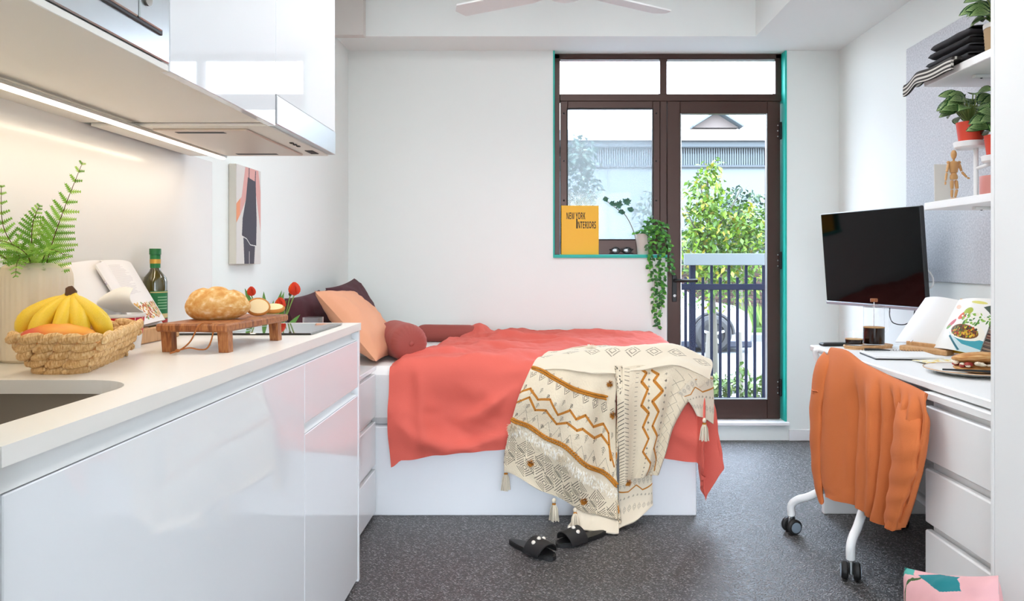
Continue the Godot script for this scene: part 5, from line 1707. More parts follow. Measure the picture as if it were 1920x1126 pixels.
	b.sheet(func(u: float, v: float) -> Vector3: return patch(corner, u, v) + Vector3(0, 0, 0.006 * sin(u * 8.0)), 14, 14, 0.006, true)
	wpart(t, "corner_flap", b, m3)
	# centre fold, raised braids, fluffy fringe, pompoms and tassels
	b = MB.new()
	b.sheet(func(u: float, v: float) -> Vector3:
		var y := lerpf(0.665, 0.03, v)
		return D(0.345 + (0.010 + 0.008 * sin(v * 5.0 + 1.0)) * sin((u - 0.5) * PI) - 0.012 * v + 0.008 * sin(v * 7.0), y, lerpf(3.235, 3.12, smoothstep(0.0, 0.2, v) * 0.45 + 0.55 * smoothstep(0.75, 1.0, v)) - 0.022 * cos((u - 0.5) * PI)), 14, 40, 0.0, true)
	var im4 := Image.create(64, 512, false, Image.FORMAT_RGB8)
	im4.fill(base)
	for k in 300:
		blot(im4, rng.randf() * 64, rng.randf() * 512, rng.randf_range(1.5, 3.5), ink)
	for k in [110, 300, 470]:
		blot(im4, 22, k, 13, wool)
	wpart(t, "centre_fold", b, mat("ffffff", 0.9, {"tex": tex(im4)}))
	for br in [braid_a, braid_b]:
		var bb := MB.new()
		for k in 64:
			var q: Vector2 = along(br, k / 63.0)
			var q2: Vector2 = along(br, minf(k / 63.0 + 0.01, 1.0))
			var p: Vector3 = lf.call(clampf(q.x, 0, 1), q.y)
			var dir: Vector3 = (lf.call(clampf(q2.x, 0, 1), q2.y) - p)
			var a := atan2(dir.y, dir.x) if dir.length() > 1e-5 else -0.4
			for s in [-1.0, 1.0]:
				bb.ball(p + Vector3(-sin(a), cos(a), 0) * s * 0.0055 + Vector3(0, 0, 0.004), Vector3(0.0078, 0.0046, 0.005), Basis(Vector3.BACK, a + s * 0.6), 8)
		wpart(t, "wool_braid", bb, M.mustard)
	var fr := MB.new()
	fr.tinted = true
	for k in 900:
		var u := rng.randf() * 0.98
		var v: float = vb.call(u) + rng.randf_range(0.03, 0.11)
		var p: Vector3 = lf.call(u, v)
		fr.tint = Color(["efe6d6", "e6d8c0", "f5efe4", "ddcdb2"][rng.randi() % 4]).srgb_to_linear()
		fr.blade(p + Vector3(0, 0, 0.002), Vector3(rng.randfn() * 0.4, -1, 0.5 + rng.randf() * 0.6).normalized(), Vector3(0, 0.2, 1), rng.randf_range(0.012, 0.024), 0.004, 1.1, 3, 0.1)
	for c in [[0.0, 0.50, 190], [0.47, 0.64, 60]]:
		for k in c[2]:
			var p: Vector3 = lf.call(c[0] + rng.randf() * 0.06, c[1] + rng.randf_range(-0.03, 0.03))
			fr.blade(p, Vector3(rng.randfn() * 0.8 - 0.3, rng.randfn() * 0.6, 0.8).normalized(), Vector3(0, 1, 0.2), 0.022, 0.004, 0.7, 3, 0.1)
	var frp := wpart(t, "fluffy_band", fr, mat("ffffff", 0.9, {"vertex": true}))
	frp.set_meta("kind", "stuff")
	for q in [[0.233, 0.80, 0], [0.68, 0.89, 0], [0.97, 0.30, 0], [0.90, 0.10, 0], [0.13, 0.985, 1]]:
		var p: Vector3 = lf.call(q[0], q[1]) if q[2] == 0 else rt.call(q[0], q[1])
		var pm := MB.new()
		for k in 110:
			var n := Vector3(rng.randfn(), rng.randfn(), absf(rng.randfn()) + 0.2).normalized()
			pm.blade(p + n * 0.003, n, Vector3(0.3, 1, 0.2).normalized(), rng.randf_range(0.011, 0.018), 0.004, 0.3, 2, 0.1)
		wpart(t, "pompom", pm, M.mustard)
	var puff := MB.new()
	for k in 260:
		var n := Vector3(rng.randfn(), absf(rng.randfn()), rng.randfn()).normalized()
		puff.blade(D(0.235, 0.712, 3.37) + n * 0.006, n, Vector3(0.3, 0.4, 1).normalized(), rng.randf_range(0.016, 0.03), 0.005, 0.5, 3, 0.1)
	wpart(t, "wool_tuft", puff, M.cream)
	for q in [[-0.140, 0.236, 3.19, 0.0], [0.065, 0.112, 3.172, 0.0], [0.152, 0.085, 3.13, 0.6], [0.705, 0.452, 3.175, -0.05]]:
		var ta := Node3D.new()
		ta.name = "tassel"
		t.add_child(ta, true)
		ta.position = D(q[0], q[1], q[2]) - t.position
		ta.rotation.x = -q[3] * 1.2
		var kn := MB.new()
		kn.ball(Vector3(0, -0.012, 0), Vector3(0.009, 0.011, 0.009), Basis(), 12)
		part(ta, "knot", kn, M.cream)
		part(ta, "binding", tubed([Vector3(0, -0.024, 0), Vector3(0, -0.029, 0)], 0.0085, 10), M.mustard)
		var sk := MB.new()
		for k in 70:
			var a := rng.randf() * TAU
			var r := sqrt(rng.randf())
			sk.tube([Vector3(cos(a) * 0.006 * r, -0.026, sin(a) * 0.006 * r), Vector3(cos(a) * 0.015 * r, -0.045, sin(a) * 0.015 * r), Vector3(cos(a) * 0.022 * r, -0.092 - rng.randf() * 0.008, sin(a) * 0.02 * r)], 0.0016, 4)
		part(ta, "yarn_skirt", sk, M.cream)


# ------------------------------------------------------------------ window sill
func words(parent: Node3D, s: String, w: float, h: float, at: Transform3D, m: Material, called := "lettering") -> void:
	var tm := TextMesh.new()
	var f := SystemFont.new()
	f.font_names = PackedStringArray(["Droid Sans"])
	f.font_weight = 700
	tm.font = f
	tm.text = s
	tm.font_size = 64
	tm.pixel_size = 0.01
	tm.depth = 0.02
	var bx := tm.get_aabb()
	var o := MeshInstance3D.new()
	o.name = called
	o.mesh = tm
	o.material_override = m
	parent.add_child(o, true)
	var k := Basis.from_scale(Vector3(w / bx.size.x, h / bx.size.y, 0.02))
	o.transform = at * Transform3D(k, -(k * bx.get_center()))


func sill_things() -> void:
	rng.seed = 41
	var bk := thing("yellow_book", "large yellow hardback standing upright on the window sill", "book", D(0.26, 1.158, 4.69), 0.06)
	var y := mat("f2b614", 0.45)
	var bb := MB.new()
	bb.box(Vector3(0, 0.1535, 0.013), Vector3(0.232, 0.307, 0.004), 0.001)
	part(bk, "front_cover", bb, y)
	bb = MB.new()
	bb.box(Vector3(0, 0.1535, -0.017), Vector3(0.232, 0.307, 0.004), 0.001)
	part(bk, "back_cover", bb, y)
	bb = MB.new()
	bb.box(Vector3(-0.117, 0.1535, -0.002), Vector3(0.004, 0.307, 0.034), 0.001)
	var sp := part(bk, "spine", bb, y)
	bb = MB.new()
	bb.box(Vector3(0.0, 0.1535, -0.002), Vector3(0.226, 0.3, 0.026), 0.0005)
	part(bk, "page_block", bb, M.paper)
	var ink := mat("1c1508", 0.6)
	var z := 0.0152
	words(bk, "NEW YORK", 0.118, 0.043, Transform3D(Basis(), Vector3(-0.028, 0.243, z)), ink)
	words(bk, "NTERIORS", 0.114, 0.045, Transform3D(Basis(), Vector3(0.041, 0.186, z)), ink)
	bb = MB.new()
	bb.box(Vector3(-0.022, 0.194, z), Vector3(0.008, 0.060, 0.0006), 0.0)
	part(bk, "lettering", bb, ink)
	words(sp, "NEW YORK INTERIORS", 0.20, 0.014, Transform3D(Basis(Vector3.UP, -PI / 2) * Basis(Vector3.BACK, -PI / 2), Vector3(-0.1194, 0.17, -0.002)), ink)
	# sunglasses
	var sg := thing("sunglasses", "folded black sunglasses lying on the teal window sill", "sunglasses", D(0.52, 1.158, 4.69))
	for s in [-1.0, 1.0]:
		var ring := []
		for k in 24:
			var a := TAU * k / 24
			ring.append(Vector3(s * 0.036 + 0.027 * cos(a), 0.026 + 0.021 * sin(a), 0.012))
		part(sg, "rim", tubed(ring, 0.0032, 6, true), M.black)
		var ln := MB.new()
		ln.ball(Vector3(s * 0.036, 0.026, 0.011), Vector3(0.026, 0.020, 0.002), Basis(), 16)
		part(sg, "lens", ln, M.black_glass)
		part(sg, "temple", tubed(curve([Vector3(s * 0.064, 0.034, 0.01), Vector3(s * 0.066, 0.03, -0.004), Vector3(s * -0.02, 0.02, -0.012 - s * 0.004), Vector3(s * -0.075, 0.008, -0.012 - s * 0.004)], 14), 0.0032, 6), M.black)
	part(sg, "bridge", tubed(curve([Vector3(-0.011, 0.032, 0.012), Vector3(0, 0.037, 0.013), Vector3(0.011, 0.032, 0.012)], 8), 0.003, 6), M.black)
	# pot with trailing plant
	var pt := thing("trailing_plant", "small-leaved green trailing plant in a pale pot spilling off the sill", "potted plant", D(0.655, 1.158, 4.695))
	part(pt, "pot", lathed([Vector2(0, 0), Vector2(0.034, 0), Vector2(0.046, 0.125), Vector2(0.048, 0.13), Vector2(0.043, 0.13), Vector2(0.04, 0.11), Vector2(0, 0.11)], 28), mat("cfc9bf", 0.6))
	part(pt, "soil", lathed([Vector2(0, 0.116), Vector2(0.04, 0.112)], 20), M.soil)
	var lines := [
		[[0.66, 1.28, 4.69], [0.69, 1.33, 4.66], [0.73, 1.30, 4.62], [0.74, 1.12, 4.61], [0.735, 0.95, 4.61], [0.73, 0.80, 4.61], [0.735, 0.71, 4.61]],
		[[0.66, 1.28, 4.69], [0.71, 1.34, 4.65], [0.77, 1.30, 4.61], [0.78, 1.15, 4.60], [0.77, 0.98, 4.60], [0.755, 0.86, 4.60]],
		[[0.66, 1.28, 4.69], [0.70, 1.32, 4.64], [0.70, 1.25, 4.60], [0.70, 1.12, 4.60], [0.715, 0.97, 4.60], [0.70, 0.82, 4.60]],
		[[0.66, 1.28, 4.69], [0.72, 1.32, 4.64], [0.80, 1.24, 4.62], [0.82, 1.12, 4.62], [0.82, 1.04, 4.62]],
		[[0.66, 1.28, 4.69], [0.67, 1.30, 4.64], [0.675, 1.22, 4.60], [0.68, 1.10, 4.60], [0.70, 1.0, 4.60]],
		[[0.66, 1.28, 4.69], [0.70, 1.36, 4.68], [0.74, 1.37, 4.66], [0.79, 1.33, 4.64], [0.80, 1.2, 4.63]],
		[[0.66, 1.28, 4.69], [0.63, 1.31, 4.66], [0.60, 1.29, 4.65]],
		[[0.66, 1.28, 4.69], [0.68, 1.36, 4.68], [0.70, 1.40, 4.67]],
		[[0.66, 1.28, 4.69], [0.74, 1.30, 4.63], [0.76, 1.18, 4.60], [0.74, 1.05, 4.60], [0.76, 0.92, 4.60], [0.75, 0.78, 4.60]],
	]
	for l in lines:
		var pts := []
		for q in l:
			pts.append(D(q[0], q[1], q[2]))
		var b := MB.new()
		b.tinted = true
		b.tint = Color("4a5a2a").srgb_to_linear()
		var total := 0.0
		for k in pts.size() - 1:
			total += pts[k].distance_to(pts[k + 1])
		b.tube(curve(pts, 24), 0.0014, 4)
		var n := int(total / 0.0105)
		for k in n:
			var p: Vector3 = along(pts, (k + rng.randf()) / n)
			var a := rng.randf() * TAU
			b.tint = Color(["3f7a2c", "4f9136", "2f5f26", "6aa83e", "355f2c"][rng.randi() % 5]).srgb_to_linear() * 1.05
			b.blade(p, Vector3(cos(a), rng.randf_range(-0.9, 0.15), absf(sin(a)) * 0.8 + 0.1).normalized(), Vector3(0, 0.6, 1), rng.randf_range(0.024, 0.036), rng.randf_range(0.015, 0.021), 0.5, 4, 0.25, 0.55)
		wpart(pt, "trailing_stem", b, mat("ffffff", 0.4, {"vertex": true, "back": "4a7a30"}))
	var su := thing("succulent_branch", "bare leaning branch with small leaf rosettes in front of the window", "plant", D(0.62, 1.16, 4.70))
	wpart(su, "branch", tubed(curve([D(0.632, 1.162, 4.722), D(0.60, 1.30, 4.708), D(0.55, 1.40, 4.70), D(0.50, 1.44, 4.69), D(0.42, 1.50, 4.69)], 18), 0.003, 6), mat("8a8272", 0.8))
	for q in [[0.42, 1.505, 0.02], [0.50, 1.47, 0.03], [0.55, 1.49, 0.028], [0.52, 1.425, 0.02], [0.575, 1.44, 0.02], [0.46, 1.48, 0.018]]:
		var b := MB.new()
		for k in 12:
			var a := k * 2.4
			b.blade(D(q[0], q[1], 4.69), Vector3(cos(a), sin(a) * 0.8, 0.35).normalized(), Vector3(0, 0, 1), q[2] * rng.randf_range(0.9, 1.5), 0.012, -0.4, 4, 0.3)
		wpart(su, "rosette", b, mat("4f7f6a", 0.5))


# ------------------------------------------------------------------ on the desk
func desk_things() -> void:
	rng.seed = 51
	var Y := 0.74
	var tr := thing("wooden_tray", "small oval wooden tray under the coffee press and glass", "tray", D(1.43, Y, 3.24), 0.35)
	var pl := PackedVector2Array()
	for k in 40:
		var a := TAU * k / 40
		pl.append(Vector2(signf(cos(a)) * pow(absf(cos(a)), 0.6) * 0.115, signf(sin(a)) * pow(absf(sin(a)), 0.8) * 0.05))
	var tb := MB.new()
	tb.prism(pl, Transform3D(Basis(Vector3.RIGHT, -PI / 2), Vector3(0, 0.0, 0)), 0.012)
	part(tr, "base", tb, M.oak)
	var rm := []
	for p in pl:
		rm.append(Vector3(p.x, 0.012, -p.y))
	part(tr, "rim", tubed(rm, 0.004, 6, true), M.oak)
	# coffee press
	var T := Y + 0.0125
	var fp := thing("coffee_press", "clear glass coffee press half full of black coffee, wooden knob", "coffee press", D(1.457, T, 3.245))
	part(fp, "beaker", lathed([Vector2(0, 0.002), Vector2(0.041, 0.002), Vector2(0.043, 0.006), Vector2(0.043, 0.165)], 40), M.clear)
	var coffee := mat("1d0d06", 0.12)
	part(fp, "coffee", lathed([Vector2(0, 0.007), Vector2(0.0432, 0.007), Vector2(0.0432, 0.078), Vector2(0, 0.078)], 40), coffee, "black coffee")
	part(fp, "foam", lathed([Vector2(0.0434, 0.076), Vector2(0.0434, 0.0795), Vector2(0, 0.0795)], 40), mat("b88a52", 0.6), "pale coffee foam")
	part(fp, "lid", lathed([Vector2(0, 0.164), Vector2(0.044, 0.164), Vector2(0.044, 0.17), Vector2(0.02, 0.176), Vector2(0, 0.176)], 40), M.clear)
	part(fp, "plunger_rod", tubed([Vector3(0, 0.08, 0), Vector3(0, 0.19, 0)], 0.0022, 8), M.chrome)
	part(fp, "knob", lathed([Vector2(0, 0.187), Vector2(0.014, 0.187), Vector2(0.0155, 0.19), Vector2(0.0155, 0.199), Vector2(0.014, 0.202), Vector2(0, 0.202)], 24), M.walnut, "wooden knob")
	part(fp, "handle", tubed(curve([Vector3(0.042, 0.16, -0.01), Vector3(0.075, 0.15, -0.02), Vector3(0.078, 0.09, -0.02), Vector3(0.042, 0.04, -0.01)], 16), 0.005, 8), M.clear)
	var cg := thing("coffee_glass", "short clear glass with a little coffee beside the press", "glass", D(1.366, T, 3.235))
	part(cg, "tumbler", lathed([Vector2(0, 0.001), Vector2(0.034, 0.001), Vector2(0.039, 0.062)], 36), M.clear)
	part(cg, "coffee", lathed([Vector2(0, 0.0065), Vector2(0.0347, 0.0065), Vector2(0.0363, 0.027), Vector2(0, 0.027)], 36), coffee, "black coffee")
	part(cg, "foam", lathed([Vector2(0.0365, 0.0265), Vector2(0.0367, 0.029), Vector2(0, 0.029)], 36), mat("c9a06a", 0.6))
	# black case at the far corner
	var pc := MB.new()
	pc.box(Vector3(0, 0.007, 0), Vector3(0.16, 0.014, 0.05), 0.005)
	solo("pen_case", "slim black case lying at the far corner of the desk", "case", pc, M.soft_black, D(1.335, Y, 3.325), 0.05)
	# spiral notebook
	var nb := thing("notebook", "open spiral notebook with white pages on the desk", "notebook", D(1.42, Y, 2.93), -0.12)
	var b := MB.new()
	b.box(Vector3(0, 0.003, 0), Vector3(0.25, 0.005, 0.20), 0.001)
	part(nb, "cover", b, M.soft_black)
	b = MB.new()
	b.box(Vector3(0, 0.009, 0), Vector3(0.244, 0.008, 0.193), 0.001)
	part(nb, "pages", b, M.paper)
	for k in 22:
		var ring := []
		for j in 12:
			var a := TAU * j / 12
			ring.append(Vector3(-0.115 + k * 0.011, 0.010 + 0.008 * sin(a), -0.096 + 0.008 * cos(a)))
		part(nb, "spiral_ring", tubed(ring, 0.0009, 4, true), M.soft_black)
	wsolo("pen", "short black pen lying across the spiral of the notebook", "pen", tubed([D(1.318, Y + 0.02, 3.02), D(1.37, Y + 0.02, 3.015), D(1.41, Y + 0.019, 2.995)], [0.005, 0.0045, 0.002], 8), M.black, D(1.36, Y + 0.017, 3.01))
	# cookbook on the desk
	var cb := thing("recipe_book", "thick recipe book open at a colour photo of wraps", "book", D(1.62, Y + 0.012, 3.0))
	var pic := Image.create(384, 384, false, Image.FORMAT_RGB8)
	pic.fill(Color("f1efe9"))
	fill_poly(pic, PackedVector2Array([Vector2(90, 250), Vector2(384, 300), Vector2(384, 384), Vector2(230, 384)]), Color("cfe3e6"))
	fill_poly(pic, PackedVector2Array([Vector2(110, 262), Vector2(384, 285), Vector2(384, 345), Vector2(250, 330)]), Color("3f9fae"))
	fill_poly(pic, PackedVector2Array([Vector2(120, 275), Vector2(250, 372), Vector2(236, 378), Vector2(112, 285)]), Color("2f6f7c"))
	oval(pic, 60, 60, 36, 16, 0.3, Color("eab08c"))
	oval(pic, 250, 30, 70, 10, 0.05, Color("e3dc7a"))
	oval(pic, 170, 120, 60, 26, -0.5, Color("d9542e"))
	oval(pic, 190, 95, 40, 26, -0.2, Color("a8b83a"))
	oval(pic, 75, 190, 46, 20, -0.8, Color("c8404c"))
	oval(pic, 60, 215, 22, 14, -0.6, Color("6a9a3a"))
	oval(pic, 230, 235, 150, 66, 0.12, Color("f4efe2"))
	oval(pic, 220, 240, 118, 48, 0.12, Color("7a4a1c"))
	for k in 150:
		var a := rng.randf() * TAU
		var r := sqrt(rng.randf())
		oval(pic, 220 + 110 * r * cos(a), 240 + 42 * r * sin(a), rng.randf_range(4, 11), rng.randf_range(4, 9), rng.randf() * 3.0, Color(["d9a02a", "b8321f", "3a5a28", "e0c03a", "5a2a16", "8a9a2a", "2c3a24"][rng.randi() % 7]))
	for k in 60:
		oval(pic, rng.randf_range(150, 384), rng.randf_range(110, 185), rng.randf_range(6, 18), rng.randf_range(4, 10), rng.randf() * 3.0, Color(["5f9c2e", "3f7a2a", "efe9d8", "8ab84a", "f3efe4"][rng.randi() % 5]))
	fill_poly(pic, PackedVector2Array([Vector2(300, 60), Vector2(384, 30), Vector2(384, 120), Vector2(350, 90)]), Color("4a5a4e"))
	var page := func(tl: Vector3, tr2: Vector3, bl: Vector3, br: Vector3, bulge: float, thick: float) -> MB:
		var m := MB.new()
		m.sheet(func(u: float, v: float) -> Vector3: return tl.lerp(tr2, u).lerp(bl.lerp(br, u), v) + Vector3(-bulge * sin(PI * u), bulge * 0.5 * sin(PI * u), bulge * 0.3 * sin(PI * u)), 18, 10, thick, true)
		return m
	wpart(cb, "page", page.call(D(1.657, 0.960, 3.20), D(1.690, 0.960, 3.005), D(1.552, 0.765, 3.255), D(1.617, 0.762, 3.065), 0.018, 0.008), M.paper)
	wpart(cb, "page", page.call(D(1.690, 0.960, 3.005), D(1.722, 0.972, 2.795), D(1.617, 0.762, 3.065), D(1.672, 0.757, 2.84), 0.016, 0.006), mat("ffffff", 0.4, {"tex": tex(pic)}))
	var edge := Image.create(32, 128, false, Image.FORMAT_RGB8)
	for j in 128:
		edge.fill_rect(Rect2i(0, j, 32, 1), Color(["5a4a42", "8a7264", "2f2a2a", "b59a80", "7a3a34", "cfc3b4"][rng.randi() % 6]))
	var blk := MB.new()
	blk.sheet(func(u: float, v: float) -> Vector3: return D(1.722, 0.972, 2.795).lerp(D(1.672, 0.757, 2.84), v) + Vector3(0.04, -0.012, 0.012) * u + Vector3(0.004, 0, 0), 4, 10, 0.004)
	wpart(cb, "page_edges", blk, mat("ffffff", 0.7, {"tex": tex(edge)}), "fanned coloured page edges")
	wpart(cb, "cover", page.call(D(1.70, 0.965, 3.01), D(1.765, 0.965, 2.80), D(1.627, 0.752, 3.07), D(1.715, 0.748, 2.845), 0.0, 0.003), mat("e0a92a", 0.5), "yellow cover")
	var bs := thing("book_stand", "light wooden ledge stand holding the open recipe book on desk", "book stand", D(1.62, Y, 3.05))
	var lx := Vector3(0.105, -0.004, 0.165).normalized()
	var lz := lx.cross(Vector3.UP).normalized()
	var lb := Basis(lx, Vector3.UP, lz)
	b = MB.new()
	b.box(D(1.585, Y + 0.012, 3.06), Vector3(0.20, 0.022, 0.05), 0.004, lb)
	wpart(bs, "ledge", b, M.oak)
	b = MB.new()
	b.box(D(1.585, Y + 0.021, 3.06) - lz * 0.03, Vector3(0.20, 0.034, 0.01), 0.003, lb)
	wpart(bs, "lip", b, M.oak)
	b = MB.new()
	b.tube([D(1.55, Y + 0.04, 3.11), D(1.556, Y + 0.05, 3.105)], 0.003, 6)
	wpart(bs, "peg", b, M.chrome)
	b = MB.new()
	b.box(D(1.722, Y + 0.07, 3.0), Vector3(0.16, 0.13, 0.008), 0.002, lb * Basis(Vector3.RIGHT, 0.5))
	wpart(bs, "backrest", b, M.oak)
	# napkin, plate, knife, sandwich
	var nap := MB.new()
	nap.sheet(func(u: float, v: float) -> Vector3: return D(1.40 + 0.2 * u + 0.02 * v, Y + 0.003 + 0.004 * sin(u * 7.0) * sin(v * 5.0) * 0.5 + 0.002, 2.80 - 0.14 * v + 0.04 * u), 12, 10, 0.0015)
	var ni := noise_picture(128, 128, 6, 6, ["f2efe8", "f4f1ea", "efe2b0", "e3b930"], 95, 2)
	wsolo("napkin", "white paper napkin with yellow print beside the plate", "napkin", nap, mat("ffffff", 0.8, {"tex": tex(ni)}), D(1.5, Y, 2.75))
	var ptl := thing("plate", "white plate with thin tan rim at the near end of desk", "plate", D(1.445, Y, 2.49))
	part(ptl, "dish", lathed([Vector2(0, 0.001), Vector2(0.09, 0.001), Vector2(0.145, 0.016), Vector2(0.146, 0.019), Vector2(0.10, 0.008), Vector2(0.085, 0.005), Vector2(0, 0.005)], 56), mat("f1eee9", 0.25, {"coat": 0.6}))
	var rg := []
	for k in 56:
		rg.append(Vector3(0.1455 * cos(TAU * k / 56), 0.0185, 0.1455 * sin(TAU * k / 56)))
	part(ptl, "rim_line", tubed(rg, 0.0016, 5, true), mat("c79a6e", 0.5), "tan glazed rim")
	wsolo("table_knife", "dark table knife lying across the front of the plate", "knife", tubed([D(1.33, Y + 0.02, 2.46), D(1.40, Y + 0.022, 2.42), D(1.50, Y + 0.022, 2.375)], [0.003, 0.0035, 0.005], 8), mat("2a2c2e", 0.3, {"metal": 0.4}), D(1.41, Y + 0.017, 2.42))
	var sd := thing("sandwich", "toasted round sandwich with pale filling on the white plate", "sandwich", D(1.475, Y + 0.0055, 2.505), 0.2)
	var crust := mat("ffffff", 0.75, {"tex": tex(noise_picture(128, 128, 8, 8, ["b9733a", "d29a5c", "e2b77e"], 97, 3))})
	var lo := MB.new()
	lo.ball(Vector3(0, 0.014, 0), Vector3(0.085, 0.014, 0.06), Basis(Vector3.RIGHT, 0.08), 28)
	part(sd, "lower_bun", lo, crust)
	var hi := MB.new()
	hi.ball(Vector3(0.004, 0.047, -0.006), Vector3(0.09, 0.019, 0.062), Basis(Vector3.RIGHT, -0.12), 28)
	part(sd, "upper_bun", hi, crust)
	for k in 46:
		var fl := MB.new()
		var a := rng.randf() * TAU
		fl.ball(Vector3(cos(a) * 0.078, 0.029 + rng.randf_range(-0.004, 0.006), sin(a) * 0.054), Vector3(rng.randf_range(0.008, 0.016), rng.randf_range(0.004, 0.008), 0.009), Basis(Vector3.UP, rng.randf() * 3.0), 8)
		part(sd, "filling_piece", fl, mat("efe2cc", 0.6) if k % 4 else mat("a8382e", 0.5))


# ------------------------------------------------------------------ on the shelves
func peperomia(t: Node3D, at: Vector3, n: int, spread: float, tall: float, leaf: float) -> void:
	var im := Image.create(128, 128, false, Image.FORMAT_RGB8)
	im.fill(Color("1f4a1b"))
	for s in [-1.0, 1.0]:
		for k in 4:
			var pts := []
			for j in 17:
				var v := j / 16.0
				pts.append(Vector2(64 + s * (k + 0.6) * 15 * sin(PI * clampf(v * 0.94 + 0.03, 0, 1)), v * 127))
			stroke(im, pts, 4.6, Color("b7cf8c"))
	var m := mat("ffffff", 0.35, {"tex": tex(im), "back": "40602a"})
	for k in n:
		var a := k * 2.4 + 0.3
		var h := tall * (0.35 + 0.65 * rng.randf())
		var r := spread * (0.35 + 0.65 * sqrt(float(k) / n))
		var p := at + Vector3(cos(a) * r * 0.55, h * 0.75, sin(a) * r * 0.55)
		var b := MB.new()
		b.blade(p, Vector3(cos(a), 0.55 - 0.6 * float(k) / n, sin(a)).normalized(), Vector3(-0.3, 0.6, 0.8), leaf * rng.randf_range(0.85, 1.15), leaf * 0.62, 0.9, 8, 0.22, 0.52)
		var lf := wpart(t, "leaf", b, m)
		wpart(lf, "leaf_stalk", tubed([at, p], 0.0022, 5), mat("7c8f4a", 0.6))


